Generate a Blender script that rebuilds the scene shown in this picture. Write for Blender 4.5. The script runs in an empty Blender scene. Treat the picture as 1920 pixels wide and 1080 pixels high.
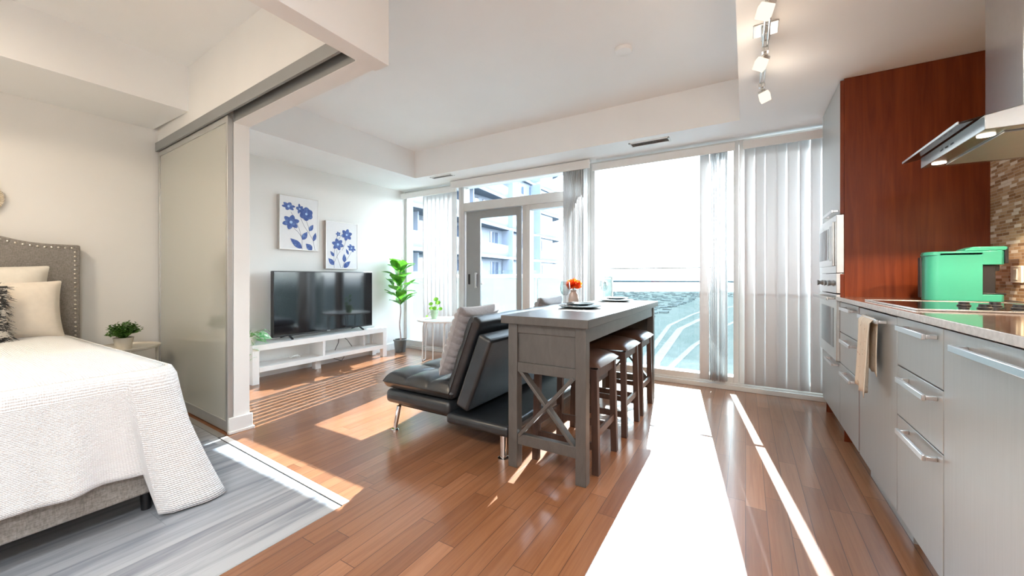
SKY, SUN, EXPO = 4.4, 8.5, 1.7
import bpy, math, random
from mathutils import Vector, Matrix
from math import sin, cos, pi, radians, sqrt
random.seed(7)
C = bpy.context.scene.collection
SC = bpy.context.scene

# ------------------------------------------------------------------ materials
class NT:
    def __init__(s, name):
        s.m = bpy.data.materials.new(name); s.m.use_nodes = True
        s.t = s.m.node_tree; s.t.nodes.clear()
        s.out = s.t.nodes.new('ShaderNodeOutputMaterial')
    def n(s, typ, **kw):
        nd = s.t.nodes.new('ShaderNode' + typ)
        for k, v in kw.items(): setattr(nd, k, v)
        return nd
    def l(s, a, b): s.t.links.new(a, b)
    def set(s, sock, v):
        if isinstance(v, bpy.types.NodeSocket): s.l(v, sock)
        elif isinstance(v, (tuple, list)) and len(v) == 3 and sock.type == 'RGBA': sock.default_value = (*v, 1)
        else: sock.default_value = v
    def math(s, op, a, b=0.0, c=None):
        nd = s.n('Math', operation=op)
        s.set(nd.inputs[0], a); s.set(nd.inputs[1], b)
        if c is not None: s.set(nd.inputs[2], c)
        return nd.outputs[0]
    def mix(s, f, a, b, blend='MIX'):
        nd = s.n('Mix', data_type='RGBA', blend_type=blend)
        s.set(nd.inputs[0], f); s.set(nd.inputs[6], a); s.set(nd.inputs[7], b)
        return nd.outputs[2]
    def ramp(s, f, pts, interp='LINEAR'):
        nd = s.n('ValToRGB'); e = nd.color_ramp.elements; nd.color_ramp.interpolation = interp
        while len(e) < len(pts): e.new(0.5)
        for i, (p, c) in enumerate(pts):
            e[i].position = p; e[i].color = (*c, 1)
        s.l(f, nd.inputs[0]); return nd.outputs[0]
    def coord(s, kind='Object'): return s.n('TexCoord').outputs[kind]
    def mapping(s, v, scale=(1, 1, 1), rot=(0, 0, 0), loc=(0, 0, 0)):
        nd = s.n('Mapping'); s.l(v, nd.inputs[0])
        nd.inputs['Scale'].default_value = scale; nd.inputs['Rotation'].default_value = rot; nd.inputs['Location'].default_value = loc
        return nd.outputs[0]
    def noise(s, v, scale=5, detail=3, rough=0.5, dist=0.0):
        nd = s.n('TexNoise'); s.l(v, nd.inputs['Vector'])
        nd.inputs['Scale'].default_value = scale; nd.inputs['Detail'].default_value = detail
        nd.inputs['Roughness'].default_value = rough; nd.inputs['Distortion'].default_value = dist
        return nd.outputs[0]
    def bump(s, h, strength=0.3, dist=0.01):
        nd = s.n('Bump'); s.l(h, nd.inputs['Height'])
        nd.inputs['Strength'].default_value = strength; nd.inputs['Distance'].default_value = dist
        return nd.outputs[0]
    def bsdf(s, **kw):
        p = s.n('BsdfPrincipled')
        names = dict(color='Base Color', rough='Roughness', metal='Metallic', spec='Specular IOR Level', coat='Coat Weight',
                     coatr='Coat Roughness', sheen='Sheen Weight', trans='Transmission Weight', ior='IOR', normal='Normal',
                     emit='Emission Color', estr='Emission Strength', aniso='Anisotropic')
        for k, v in kw.items(): s.set(p.inputs[names[k]], v)
        return p.outputs[0]
    def finish(s, sh): s.l(sh, s.out.inputs[0]); return s.m

def simple(name, color, rough=0.5, var=0.04, nscale=12, bump=0.0, bscale=200, **kw):
    t = NT(name); v = t.coord()
    n = t.noise(v, nscale, 3)
    c2 = tuple(min(1, x * (1 + var)) for x in color); c1 = tuple(x * (1 - var) for x in color)
    col = t.ramp(n, [(0.3, c1), (0.7, c2)])
    if bump:
        kw['normal'] = t.bump(t.noise(v, bscale, 2), bump, 0.002)
    return t.finish(t.bsdf(color=col, rough=rough, **kw))

def planks(name, axis, width, length, cols, streak, gap_col, rough, grain, gap=0.0012, hue_var=0.25, coat=0.0, coatr=.1, bump=.15):
    """board floor: boards run along `axis`, every board its own tone, random butt joints"""
    t = NT(name); v = t.coord()
    sp = t.n('SeparateXYZ'); t.l(v, sp.inputs[0])
    a, b = (sp.outputs[1], sp.outputs[0]) if axis == 'Y' else (sp.outputs[0], sp.outputs[1])
    rowf = t.math('DIVIDE', b, width); row = t.math('FLOOR', rowf)
    wn = t.n('TexWhiteNoise', noise_dimensions='1D'); t.l(row, wn.inputs['W'])
    al = t.math('ADD', t.math('DIVIDE', a, length), t.math('MULTIPLY', wn.outputs[0], 7.3))
    cell = t.math('FLOOR', al)
    cv = t.n('CombineXYZ'); t.l(row, cv.inputs[0]); t.l(cell, cv.inputs[1])
    wid = t.n('TexWhiteNoise', noise_dimensions='2D'); t.l(cv.outputs[0], wid.inputs['Vector'])
    fr = t.math('FRACT', rowf); fa = t.math('FRACT', al)
    def edge(f, g):
        return t.math('LESS_THAN', t.math('MINIMUM', f, t.math('SUBTRACT', 1.0, f)), g)
    gm = t.math('MAXIMUM', edge(fr, gap / width), edge(fa, gap / length))
    # grain, shifted per board
    off = t.n('CombineXYZ'); t.l(t.math('MULTIPLY', wid.outputs[0], 31.0), off.inputs[2])
    add = t.n('VectorMath', operation='ADD'); t.l(v, add.inputs[0]); t.l(off.outputs[0], add.inputs[1])
    sc = (grain[0], grain[1], 1) if axis == 'Y' else (grain[1], grain[0], 1)
    g = t.noise(t.mapping(add.outputs[0], sc), 1.0, 5, 0.6, 0.6)
    base = t.ramp(wid.outputs[0], [(i / (len(cols) - 1), c) for i, c in enumerate(cols)])
    st = t.ramp(g, [(0.36, streak), (0.58, (1, 1, 1))])
    col = t.mix(hue_var, base, t.mix(1.0, base, st, 'MULTIPLY'))
    col = t.mix(gm, col, gap_col)
    h = t.math('SUBTRACT', t.math('MULTIPLY', g, 0.25), t.math('MULTIPLY', gm, 1.0))
    return t.finish(t.bsdf(color=col, rough=rough, coat=coat, coatr=coatr, normal=t.bump(h, bump, 0.002)))

def thin_glass(name, tint=(1, 1, 1), refl=1.0, ior=1.45):
    t = NT(name)
    tr = t.n('BsdfTransparent'); tr.inputs[0].default_value = (*tint, 1)
    gl = t.n('BsdfGlossy'); gl.inputs['Roughness'].default_value = 0.0
    f = t.n('LayerWeight'); f.inputs[0].default_value = .5      # Schlick reflectance, the same from both sides
    sf = t.math('ADD', t.math('MULTIPLY', t.math('POWER', f.outputs[1], 5.0), .96), .04)
    mx = t.n('MixShader'); t.l(t.math('MULTIPLY', sf, refl), mx.inputs[0]); t.l(tr.outputs[0], mx.inputs[1]); t.l(gl.outputs[0], mx.inputs[2])
    return t.finish(mx.outputs[0])

def translucent(name, color, amt=0.4, rough=.6, bump=None):
    t = NT(name)
    b = t.bsdf(color=color, rough=rough)
    tl = t.n('BsdfTranslucent'); tl.inputs[0].default_value = (*color, 1)
    mx = t.n('MixShader'); mx.inputs[0].default_value = amt; t.l(b, mx.inputs[1]); t.l(tl.outputs[0], mx.inputs[2])
    return t.finish(mx.outputs[0])

def emitter(name, color, strength):
    t = NT(name); e = t.n('Emission'); e.inputs[0].default_value = (*color, 1); e.inputs[1].default_value = strength
    return t.finish(e.outputs[0])

M = {}
M['wall'] = simple('wall_paint', (.82, .815, .795), .65, .012, 3, bump=.05)
M['ceil'] = simple('ceiling_paint', (.86, .87, .87), .7, .01, 3, bump=.05)
M['white'] = simple('white_lacquer', (.82, .82, .81), .35, .01)
M['trim'] = simple('white_trim', (.80, .80, .79), .4, .01)
M['wood'] = planks('cherry_oak_boards', 'Y', .083, .78, [(.225, .094, .042), (.295, .132, .061), (.255, .110, .050), (.355, .168, .086), (.215, .090, .042), (.32, .148, .073)],
                   (.74, .66, .60), (.07, .03, .018), .30, (55, 2.2), coat=.55, coatr=.15, hue_var=.75, bump=.2)
M['vinyl'] = planks('grey_vinyl_boards', 'Y', .18, 1.22, [(.36, .38, .41), (.45, .475, .50), (.40, .42, .45), (.50, .52, .54)],
                    (.42, .44, .50), (.25, .26, .28), .38, (16, .9), hue_var=.9, bump=.06, gap=.0008)
M['alu'] = simple('satin_aluminium', (.56, .56, .55), .38, .02, metal=.75)
M['alud'] = simple('grey_anodised', (.34, .35, .35), .42, .02, metal=.6)
M['frame'] = simple('window_frame_paint', (.62, .61, .59), .42, .02)
M['framed'] = simple('door_frame_grey', (.30, .31, .31), .42, .02)
M['steel'] = simple('brushed_steel', (.62, .62, .61), .26, .03, 40, metal=1.0)
M['chrome'] = simple('chrome', (.85, .85, .86), .06, .01, metal=1.0)
M['handle'] = simple('satin_nickel', (.70, .70, .71), .28, .02, metal=1.0)
M['black'] = simple('black_plastic', (.012, .012, .014), .35, .1)
M['dark'] = simple('dark_rubber', (.03, .03, .032), .6, .1)
M['glass'] = thin_glass('window_glass', (.93, .96, .96), .9)
M['glassc'] = thin_glass('clear_glass', (.96, .98, .98), 1.0)
M['wineglass'] = thin_glass('wine_glass', (.88, .89, .89), 1.7)
M['hoodglass'] = thin_glass('smoked_edge_glass', (.45, .5, .5), 1.0)
M['backglass'] = NT('frosted_back_painted_glass')
_t = M['backglass']; M['backglass'] = _t.finish(_t.bsdf(color=(.43, .43, .385), rough=.07, spec=.9, coat=.6, coatr=.04))
M['fabric'] = NT('grey_linen_upholstery'); _t = M['fabric']; _v = _t.coord()
_n = _t.noise(_t.mapping(_v, (220, 220, 60)), 1, 3); _n2 = _t.noise(_t.mapping(_v, (60, 60, 300)), 1, 2)
_m = _t.math('ADD', _t.math('MULTIPLY', _n, .5), _t.math('MULTIPLY', _n2, .5))
M['fabric'] = _t.finish(_t.bsdf(color=_t.ramp(_m, [(.35, (.17, .155, .14)), (.65, (.33, .305, .28))]), rough=.9, sheen=.3, normal=_t.bump(_m, .35, .002)))
_t = NT('white_waffle_cotton'); _v = _t.coord('UV')
_w1 = _t.n('TexWave', wave_type='BANDS', bands_direction='X'); _t.l(_t.mapping(_v, (1, 1, 1)), _w1.inputs[0]); _w1.inputs['Scale'].default_value = 24
_w2 = _t.n('TexWave', wave_type='BANDS', bands_direction='Y'); _t.l(_t.mapping(_v, (1, 1, 1)), _w2.inputs[0]); _w2.inputs['Scale'].default_value = 17
_w2.inputs['Distortion'].default_value = 1.2; _w1.inputs['Distortion'].default_value = 1.5
_h = _t.math('ADD', _t.math('MULTIPLY', _w1.outputs[1], .45), _w2.outputs[1])
M['waffle'] = _t.finish(_t.bsdf(color=(.86, .865, .87), rough=.9, sheen=.2, normal=_t.bump(_h, .55, .006)))
M['pillow'] = simple('cream_linen', (.80, .76, .68), .9, .04, 30, bump=.3, bscale=350, sheen=.2)
M['pillow2'] = simple('warm_cream_cotton', (.80, .73, .63), .9, .03, 30, bump=.3, bscale=350, sheen=.2)
M['nail'] = simple('antique_nickel_nail', (.62, .58, .52), .3, .05, metal=1.0)
_t = NT('black_white_faux_fur'); _v = _t.coord()
_n = _t.noise(_t.mapping(_v, (5, 9, 26)), 1.6, 3, .6, 1.2)
M['fur'] = _t.finish(_t.bsdf(color=_t.ramp(_n, [(.51, (.012, .012, .013)), (.56, (.78, .74, .68))]), rough=.75, sheen=.3))
M['leather'] = NT('black_leather'); _t = M['leather']; _v = _t.coord()
_vo = _t.n('TexVoronoi'); _t.l(_v, _vo.inputs[0]); _vo.inputs['Scale'].default_value = 260
_n = _t.noise(_v, 9, 3)
M['leather'] = _t.finish(_t.bsdf(color=_t.ramp(_n, [(.3, (.012, .014, .016)), (.7, (.022, .026, .030))]), rough=.33, spec=.6, coat=.25, coatr=.25,
                normal=_t.bump(_t.math('ADD', _t.math('MULTIPLY', _vo.outputs[0], .15), _t.noise(_v, 14, 3)), .22, .004)))
M['brownleather'] = simple('brown_leather', (.075, .038, .026), .34, .2, 8, bump=.2, bscale=120, spec=.6, coat=.3, coatr=.25)
def woodgrain(name, c1, c2, sc, rough=.4, **kw):
    t = NT(name); v = t.coord()
    g = t.noise(t.mapping(v, sc), 1, 5, .6, .8)
    return t.finish(t.bsdf(color=t.ramp(g, [(.3, c1), (.7, c2)]), rough=rough, normal=t.bump(g, .08, .001), **kw))
M['greywood'] = woodgrain('weathered_grey_wood', (.072, .066, .060), (.098, .090, .083), (26, 5, 9), .36, spec=.6)
M['espresso'] = woodgrain('espresso_wood', (.045, .024, .018), (.085, .046, .034), (60, 60, 5), .38)
M['cherry'] = woodgrain('cherry_veneer', (.115, .018, .004), (.20, .040, .009), (30, 30, 1.6), .36, spec=.3)
M['front'] = woodgrain('silver_grain_laminate', (.44, .455, .45), (.475, .49, .485), (110, 110, 3), .33, metal=.35)
_t = NT('speckled_brown_granite'); _v = _t.coord()
_vo = _t.n('TexVoronoi'); _t.l(_v, _vo.inputs[0]); _vo.inputs['Scale'].default_value = 150
M['granite'] = _t.finish(_t.bsdf(color=_t.mix(_t.noise(_v, 60, 4), _t.ramp(_vo.outputs[1], [(.0, (.05, .03, .022)), (.55, (.13, .08, .06)), (.8, (.36, .3, .26))]), (.12, .07, .05)), rough=.08, spec=.7))
M['counteredge'] = simple('pale_stone_edge', (.62, .62, .61), .25, .12, 60)
M['cooktop'] = simple('black_ceramic_glass', (.010, .009, .009), .04, .05, spec=.8)
_t = NT('mosaic_tile'); _v = _t.coord(); _sp = _t.n('SeparateXYZ'); _t.l(_v, _sp.inputs[0])
_rf = _t.math('DIVIDE', _sp.outputs[2], .0165); _r = _t.math('FLOOR', _rf)
_wn = _t.n('TexWhiteNoise', noise_dimensions='1D'); _t.l(_r, _wn.inputs['W'])
_al = _t.math('ADD', _t.math('DIVIDE', _sp.outputs[1], .062), _t.math('MULTIPLY', _wn.outputs[0], 9.7)); _ce = _t.math('FLOOR', _al)
_cv = _t.n('CombineXYZ'); _t.l(_r, _cv.inputs[0]); _t.l(_ce, _cv.inputs[1])
_wi = _t.n('TexWhiteNoise', noise_dimensions='2D'); _t.l(_cv.outputs[0], _wi.inputs['Vector'])
_fr = _t.math('FRACT', _rf); _fa = _t.math('FRACT', _al)
_e1 = _t.math('LESS_THAN', _t.math('MINIMUM', _fr, _t.math('SUBTRACT', 1.0, _fr)), .07)
_e2 = _t.math('LESS_THAN', _t.math('MINIMUM', _fa, _t.math('SUBTRACT', 1.0, _fa)), .02)
_g = _t.math('MAXIMUM', _e1, _e2)
_c = _t.ramp(_wi.outputs[0], [(0, (.38, .24, .14)), (.22, (.50, .34, .20)), (.45, (.30, .18, .10)), (.6, (.58, .42, .27)), (.76, (.84, .77, .66)), (.9, (.66, .50, .33))], 'CONSTANT')
M['mosaic'] = _t.finish(_t.bsdf(color=_t.mix(_g, _c, (.62, .55, .45)), rough=.2, normal=_t.bump(_t.math('SUBTRACT', 1.0, _g), .3, .002)))
M['turq'] = simple('turquoise_plastic', (.035, .285, .20), .28, .02, coat=.3, coatr=.1)
M['screen'] = simple('tv_screen', (.010, .010, .012), .07, .02, spec=.7)
M['canvas'] = simple('white_canvas', (.80, .81, .83), .8, .01, 40, bump=.2, bscale=400)
M['silver'] = simple('champagne_frame', (.60, .57, .54), .35, .04, metal=.6)
_t = NT('blue_watercolour'); _n = _t.noise(_t.coord(), 38, 4, .6)
M['blue'] = _t.finish(_t.bsdf(color=_t.ramp(_n, [(.3, (.045, .085, .27)), (.5, (.075, .13, .37)), (.7, (.16, .26, .52))]), rough=.8))
M['navy'] = simple('ink_navy', (.03, .04, .12), .8)
M['paleblue'] = simple('pale_blue_paint', (.45, .62, .85), .8)
_t = NT('fresh_leaf'); _n = _t.noise(_t.coord(), 25, 3)
def leafmat(name, c1, c2, amt=.45, sc=22, rough=.42):
    t = NT(name); n = t.noise(t.coord(), sc, 3); col = t.ramp(n, [(.35, c1), (.65, c2)])
    tl = t.n('BsdfTranslucent'); t.l(t.mix(.4, col, (.20, .55, .04)), tl.inputs[0])
    mx = t.n('MixShader'); mx.inputs[0].default_value = amt
    t.l(t.bsdf(color=col, rough=rough), mx.inputs[1]); t.l(tl.outputs[0], mx.inputs[2])
    return t.finish(mx.outputs[0])
M['leaf'] = leafmat('fresh_leaf', (.03, .17, .02), (.13, .36, .04), .28)
M['leafdark'] = leafmat('dark_box_leaf', (.025, .085, .015), (.09, .20, .035), .2, 60)
M['leafbright'] = leafmat('bright_leaf', (.18, .50, .05), (.34, .66, .12), .5)
M['leafpale'] = leafmat('variegated_leaf', (.04, .45, .10), (.74, .86, .70), .35, 45)
M['stem'] = simple('grey_brown_stem', (.34, .25, .22), .7, .2, 40, bump=.4, bscale=80)
M['greenstem'] = simple('green_stem', (.15, .35, .06), .5)
M['potgrey'] = simple('grey_plastic_pot', (.085, .085, .08), .5)
M['potcream'] = simple('cream_ceramic', (.66, .62, .54), .35)
M['soil'] = simple('soil', (.03, .02, .015), .95, .3, 60, bump=.6)
M['potgreen'] = simple('sage_glazed_pot', (.42, .56, .36), .25, .15, 20, spec=.6)
M['plush'] = simple('grey_plush', (.23, .215, .22), .95, .12, 60, bump=.8, bscale=300, sheen=.6)
M['plate'] = simple('slate_blue_stoneware', (.045, .075, .09), .22, .12, 20, spec=.7)
M['platerim'] = simple('pale_glaze_rim', (.42, .52, .56), .22)
M['orange'] = NT('orange_petal'); _t = M['orange']; _n = _t.noise(_t.coord(), 30, 2)
_tl = _t.n('BsdfTranslucent'); _tl.inputs[0].default_value = (1, .25, .03, 1); _mx = _t.n('MixShader'); _mx.inputs[0].default_value = .35
_t.l(_t.bsdf(color=_t.ramp(_n, [(.3, (.85, .06, .01)), (.7, (1.0, .22, .03))]), rough=.6), _mx.inputs[1]); _t.l(_tl.outputs[0], _mx.inputs[2])
M['orange'] = _t.finish(_mx.outputs[0])
M['vase'] = simple('pink_beige_glass', (.60, .45, .38), .2, .06, 40, trans=.25)
M['slat'] = translucent('blind_fabric', (.86, .86, .86), .15)
M['towel'] = NT('cream_tea_towel'); _t = M['towel']; _n = _t.noise(_t.mapping(_t.coord(), (1, 14, 9)), 1, 4, .7, 2.5)
M['towel'] = _t.finish(_t.bsdf(color=_t.ramp(_n, [(.34, (.78, .70, .58)), (.355, (.25, .14, .06)), (.37, (.78, .70, .58)), (.66, (.76, .67, .55)), (.68, (.35, .06, .04)), (.70, (.76, .68, .56))]), rough=.9, normal=_t.bump(_n, .3, .002)))
M['outlet'] = simple('ivory_switch_plate', (.78, .72, .60), .35)
M['lampglass'] = emitter('lit_lamp_glass', (1.0, .84, .68), .42)
M['lampcore'] = emitter('lit_halogen', (1.0, .82, .62), 3.0)
M['diffuser'] = emitter('lit_ceiling_diffuser', (1.0, .90, .78), 3.0)
M['rattan'] = simple('cream_rope', (.66, .58, .46), .8, .15, 40, bump=.5, bscale=90)

# ------------------------------------------------------------------ mesh builder
class MB:
    def __init__(s): s.v = []; s.f = []; s.mi = []; s.uv = {}
    def add(s, vs, fs, mi=0):
        o = len(s.v); s.v += [tuple(v) for v in vs]
        for f in fs: s.f.append(tuple(i + o for i in f)); s.mi.append(mi)
        return o
    def box(s, x0, x1, y0, y1, z0, z1, mi=0):
        if x0 > x1: x0, x1 = x1, x0
        if y0 > y1: y0, y1 = y1, y0
        if z0 > z1: z0, z1 = z1, z0
        s.add([(x0, y0, z0), (x1, y0, z0), (x1, y1, z0), (x0, y1, z0), (x0, y0, z1), (x1, y0, z1), (x1, y1, z1), (x0, y1, z1)],
              [(0, 3, 2, 1), (4, 5, 6, 7), (0, 1, 5, 4), (1, 2, 6, 5), (2, 3, 7, 6), (3, 0, 4, 7)], mi)
        return s
    def xbox(s, mat, sx, sy, sz, mi=0):
        """box of half sizes under a matrix"""
        vs = [mat @ Vector((a * sx, b * sy, c * sz)) for c in (-1, 1) for a, b in ((-1, -1), (1, -1), (1, 1), (-1, 1))]
        s.add(vs, [(0, 3, 2, 1), (4, 5, 6, 7), (0, 1, 5, 4), (1, 2, 6, 5), (2, 3, 7, 6), (3, 0, 4, 7)], mi); return s
    def beam(s, p, q, w, h, up=(0, 0, 1), mi=0):
        p = Vector(p); q = Vector(q); d = (q - p); L = d.length; d.normalize()
        u = Vector(up); side = d.cross(u)
        if side.length < 1e-4: side = d.cross(Vector((1, 0, 0)))
        side.normalize(); u = side.cross(d).normalized()
        m = Matrix((( *(side), 0), (*d, 0), (*u, 0), (0, 0, 0, 1))).transposed(); m.translation = (p + q) / 2
        return s.xbox(m, w / 2, L / 2, h / 2, mi)
    def prism(s, poly, axis, a, b, mi=0):
        """poly: 2D points; axis 'Y': points are (x,z) extruded y a..b; 'X': (y,z); 'Z': (x,y)"""
        n = len(poly)
        def P(p, t): return {'Y': (p[0], t, p[1]), 'X': (t, p[0], p[1]), 'Z': (p[0], p[1], t)}[axis]
        s.add([P(p, a) for p in poly] + [P(p, b) for p in poly],
              [tuple(range(n)), tuple(range(2 * n - 1, n - 1, -1))] + [(i, i + n, (i + 1) % n + n, (i + 1) % n) for i in range(n)], mi)
        return s
    def lathe(s, prof, c=(0, 0, 0), seg=32, mi=0, cap=True, sx=1, sy=1):
        vs = []; fs = []; n = len(prof)
        for r, z in prof:
            for k in range(seg):
                a = 2 * pi * k / seg; vs.append((c[0] + r * cos(a) * sx, c[1] + r * sin(a) * sy, c[2] + z))
        for i in range(n - 1):
            for k in range(seg):
                k2 = (k + 1) % seg; fs.append((i * seg + k, i * seg + k2, (i + 1) * seg + k2, (i + 1) * seg + k))
        if cap:
            fs.append(tuple(range(seg - 1, -1, -1))); fs.append(tuple((n - 1) * seg + k for k in range(seg)))
        s.add(vs, fs, mi); return s
    def tube(s, pts, r, seg=10, mi=0):
        pts = [Vector(p) for p in pts]; n = len(pts)
        rs = r if isinstance(r, (list, tuple)) else [r] * n
        vs = []; up = Vector((0, 0, 1)); prev = None
        for i, p in enumerate(pts):
            d = (pts[min(i + 1, n - 1)] - pts[max(i - 1, 0)]).normalized()
            if prev is None:
                a = d.cross(up)
                if a.length < 1e-3: a = d.cross(Vector((1, 0, 0)))
                a.normalize()
            else:
                a = (prev - d * prev.dot(d)).normalized()
            prev = a; b = d.cross(a)
            for k in range(seg):
                t = 2 * pi * k / seg; vs.append(p + (a * cos(t) + b * sin(t)) * rs[i])
        fs = []
        for i in range(n - 1):
            for k in range(seg):
                k2 = (k + 1) % seg; fs.append((i * seg + k, i * seg + k2, (i + 1) * seg + k2, (i + 1) * seg + k))
        fs.append(tuple(range(seg - 1, -1, -1))); fs.append(tuple((n - 1) * seg + k for k in range(seg)))
        s.add(vs, fs, mi); return s
    def grid(s, fn, nu, nv, mi=0, uvs=None, wrap=False):
        vs = [fn(i / nu, j / nv) for j in range(nv + 1) for i in range(nu + 1)]
        fs = [(j * (nu + 1) + i, j * (nu + 1) + i + 1, (j + 1) * (nu + 1) + i + 1, (j + 1) * (nu + 1) + i) for j in range(nv) for i in range(nu)]
        o = s.add(vs, fs, mi)
        if uvs:
            k = o
            for j in range(nv + 1):
                for i in range(nu + 1): s.uv[k] = uvs(i / nu, j / nv); k += 1
        return s
    def sphere(s, c, r, seg=16, rings=10, mi=0, sq=(1, 1, 1)):
        pr = [(r * sin(pi * i / rings) * 1.0 + 1e-5, -r * cos(pi * i / rings) * sq[2]) for i in range(rings + 1)]
        return s.lathe(pr, c, seg, mi, True, sq[0], sq[1])

WL = {}
def props(o, label=None, cat=None, group=None, kind=None):
    if label: o['label'] = label
    if cat: o['category'] = cat
    if group: o['group'] = group
    if kind: o['kind'] = kind
def root(name, loc, label, cat, group=None, rz=0):
    o = bpy.data.objects.new(name, None); C.objects.link(o); o.location = loc; o.rotation_euler = (0, 0, rz)
    o.empty_display_size = .1; props(o, label, cat, group); WL[o.name] = Vector(loc); return o
def obj(name, mb, mat, parent=None, loc=None, bevel=0, seg=2, smooth=35, sub=0, solid=0, label=None):
    """one mesh object; world coordinates in, moved into the parent's frame (or to loc)"""
    me = bpy.data.meshes.new(name); o0 = WL[parent.name] if parent is not None else (Vector(loc) if loc else Vector((0, 0, 0)))
    me.from_pydata([Vector(v) - o0 for v in mb.v], [], mb.f)
    mats = mat if isinstance(mat, (list, tuple)) else [mat]
    for m in mats: me.materials.append(m)
    me.polygons.foreach_set('material_index', mb.mi)
    if mb.uv:
        ul = me.uv_layers.new(name='UVMap')
        for lp in me.loops: ul.data[lp.index].uv = mb.uv.get(lp.vertex_index, (0, 0))
    me.validate(); me.update()
    if smooth:
        me.polygons.foreach_set('use_smooth', [True] * len(me.polygons)); me.set_sharp_from_angle(angle=radians(smooth))
    o = bpy.data.objects.new(name, me); C.objects.link(o)
    if parent is not None: o.parent = parent; WL[o.name] = o0
    else: o.location = o0; WL[o.name] = o0
    if bevel:
        b = o.modifiers.new('bevel', 'BEVEL'); b.width = bevel; b.segments = seg; b.limit_method = 'ANGLE'; b.angle_limit = radians(40)
    if solid:
        b = o.modifiers.new('thickness', 'SOLIDIFY'); b.thickness = solid; b.offset = 0
    if sub:
        b = o.modifiers.new('smooth', 'SUBSURF'); b.levels = sub; b.render_levels = sub
    if label: o['label'] = label
    return o
def struct(name, mb, mat, **kw):
    p = kw.get('parent'); o = obj(name, mb, mat, **kw)
    if p is None: o['kind'] = 'structure'
    return o
def dup(r, loc, rz=None, label=None):
    n = r.copy(); C.objects.link(n); n.location = loc
    if rz is not None: n.rotation_euler = (0, 0, rz)
    if label: n['label'] = label
    for ch in list(r.children):
        c = ch.copy(); C.objects.link(c); c.parent = n
        for g in list(ch.children):
            d = g.copy(); C.objects.link(d); d.parent = c
    return n
def leaf(mb, base, d, up, L, W, curl=.3, mi=0, n=6, shape=.55, fold=.25, wob=0.0):
    """a leaf blade of real outline: base point, direction, normal, length, width"""
    base = Vector(base); d = Vector(d).normalized(); up = Vector(up); side = d.cross(up).normalized(); up = side.cross(d).normalized()
    vs = []; ph = random.random() * 6
    for i in range(n + 1):
        t = i / n; w = W * .5 * (sin(pi * t ** shape)) ** .8 if 0 < t < 1 else .0008
        p = base + d * (L * t * (1 - curl * .25 * t)) - up * (curl * L * t * t)
        wv = wob * W * sin(t * 9 + ph)
        vs += [p - side * w + up * (w * fold + wv), p, p + side * w + up * (w * fold - wv)]
    fs = []
    for i in range(n):
        a = i * 3; fs += [(a, a + 1, a + 4, a + 3), (a + 1, a + 2, a + 5, a + 4)]
    mb.add(vs, fs, mi)
# ------------------------------------------------------------------ room shell
ZC, ZD = 2.735, 2.385            # high ceiling, dropped ceiling
YW = 4.26                        # inner face of the window wall
A = radians(-2.65); ex, ey = cos(A), sin(A); OX, OY = -3.04, 1.32      # line of the bedroom partition
def L2(u, w): return (OX + ex * u - ey * w, OY + ey * u + ex * w)
def lbox(mb, u0, u1, w0, w1, z0, z1, mi=0):
    mb.prism([L2(u0, w0), L2(u1, w0), L2(u1, w1), L2(u0, w1)], 'Z', z0, z1, mi); return mb

b = MB(); b.prism([(-1.63, -2.0), (1.3, -2.0), (1.3, 4.45), (-4.6, 4.45), L2(-1.55, -.05), L2(1.411, -.05)], 'Z', -.12, 0)
struct('floor', b, M['wood'], smooth=0)
b = MB(); b.prism([(-4.6, -2.0), (-1.63, -2.0), L2(1.411, -.0925), L2(-1.55, -.0925)], 'Z', -.12, 0)
struct('floor.001', b, M['vinyl'], smooth=0)
b = MB(); lbox(b, 0.03, 1.411, -.0905, -.0505, -.1, .004)
struct('trim_1', b, M['white'], bevel=.001)
b = MB(); lbox(b, 0.0, 1.411, -.0945, -.0905, -.1, .001)
struct('trim_2', b, M['dark'])
b = MB(); lbox(b, -1.5, 0.0, -.0905, -.0505, -.1, .002)
struct('trim_3', b, M['alu'])
b = MB(); b.box(-4.6, -4.5, -2.0, 4.45, 0, 2.85); struct('wall_left', b, M['wall'], smooth=0)
b = MB(); b.box(1.21, 1.3, -2.0, 4.45, 0, 2.85); struct('wall_right', b, M['wall'], smooth=0)
b = MB(); b.box(-4.6, 1.3, -2.1, -2.0, 0, 2.85); struct('wall_back', b, M['wall'], smooth=0)
b = MB(); lbox(b, -1.52, 0, 0.0, .10, 0, 2.85); struct('wall_partition', b, M['wall'], bevel=.002)
# header over the bedroom opening: two beams meeting at the outer corner
xo, yo = -1.55, 1.366
b = MB(); lbox(b, 0.0, 1.391, 0, .10, 2.15, 2.85)
b.box(xo - .10, xo, -2.0, yo + .004, 2.15, 2.85)
lbox(b, -1.46, 1.40, -.035, 0, 2.275, 2.85)
struct('wall_header', b, M['wall'], smooth=0)
b = MB(); lbox(b, -1.46, 1.37, -.052, -.036, 2.195, 2.27); lbox(b, -1.46, 1.37, -.036, -.001, 2.255, 2.27)
struct('trim_4', b, M['alud'], bevel=.001)                        # track fascia of the sliding panel
b = MB(); lbox(b, 0.0, 1.38, -.001, -.0005, 2.152, 2.254); struct('trim_5', b, M['alud'])
b = MB()
b.box(-4.6, 1.3, -2.1, 4.45, ZC, ZC + .12)
b.box(-.04, 1.3, -2.1, 4.45, ZD, ZC + .1)                         # kitchen drop
b.box(-4.6, -.04, 3.75, 4.45, ZD, ZC + .1)                        # drop along the windows
b.box(-4.6, -3.742, 1.38, 3.75, ZD, ZC + .1)                      # drop along the television wall
b.box(-4.6, -3.765, -2.0, 1.32, ZD, ZC + .1)                      # drop over the bed head
struct('ceiling', b, M['ceil'], smooth=0)
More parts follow.
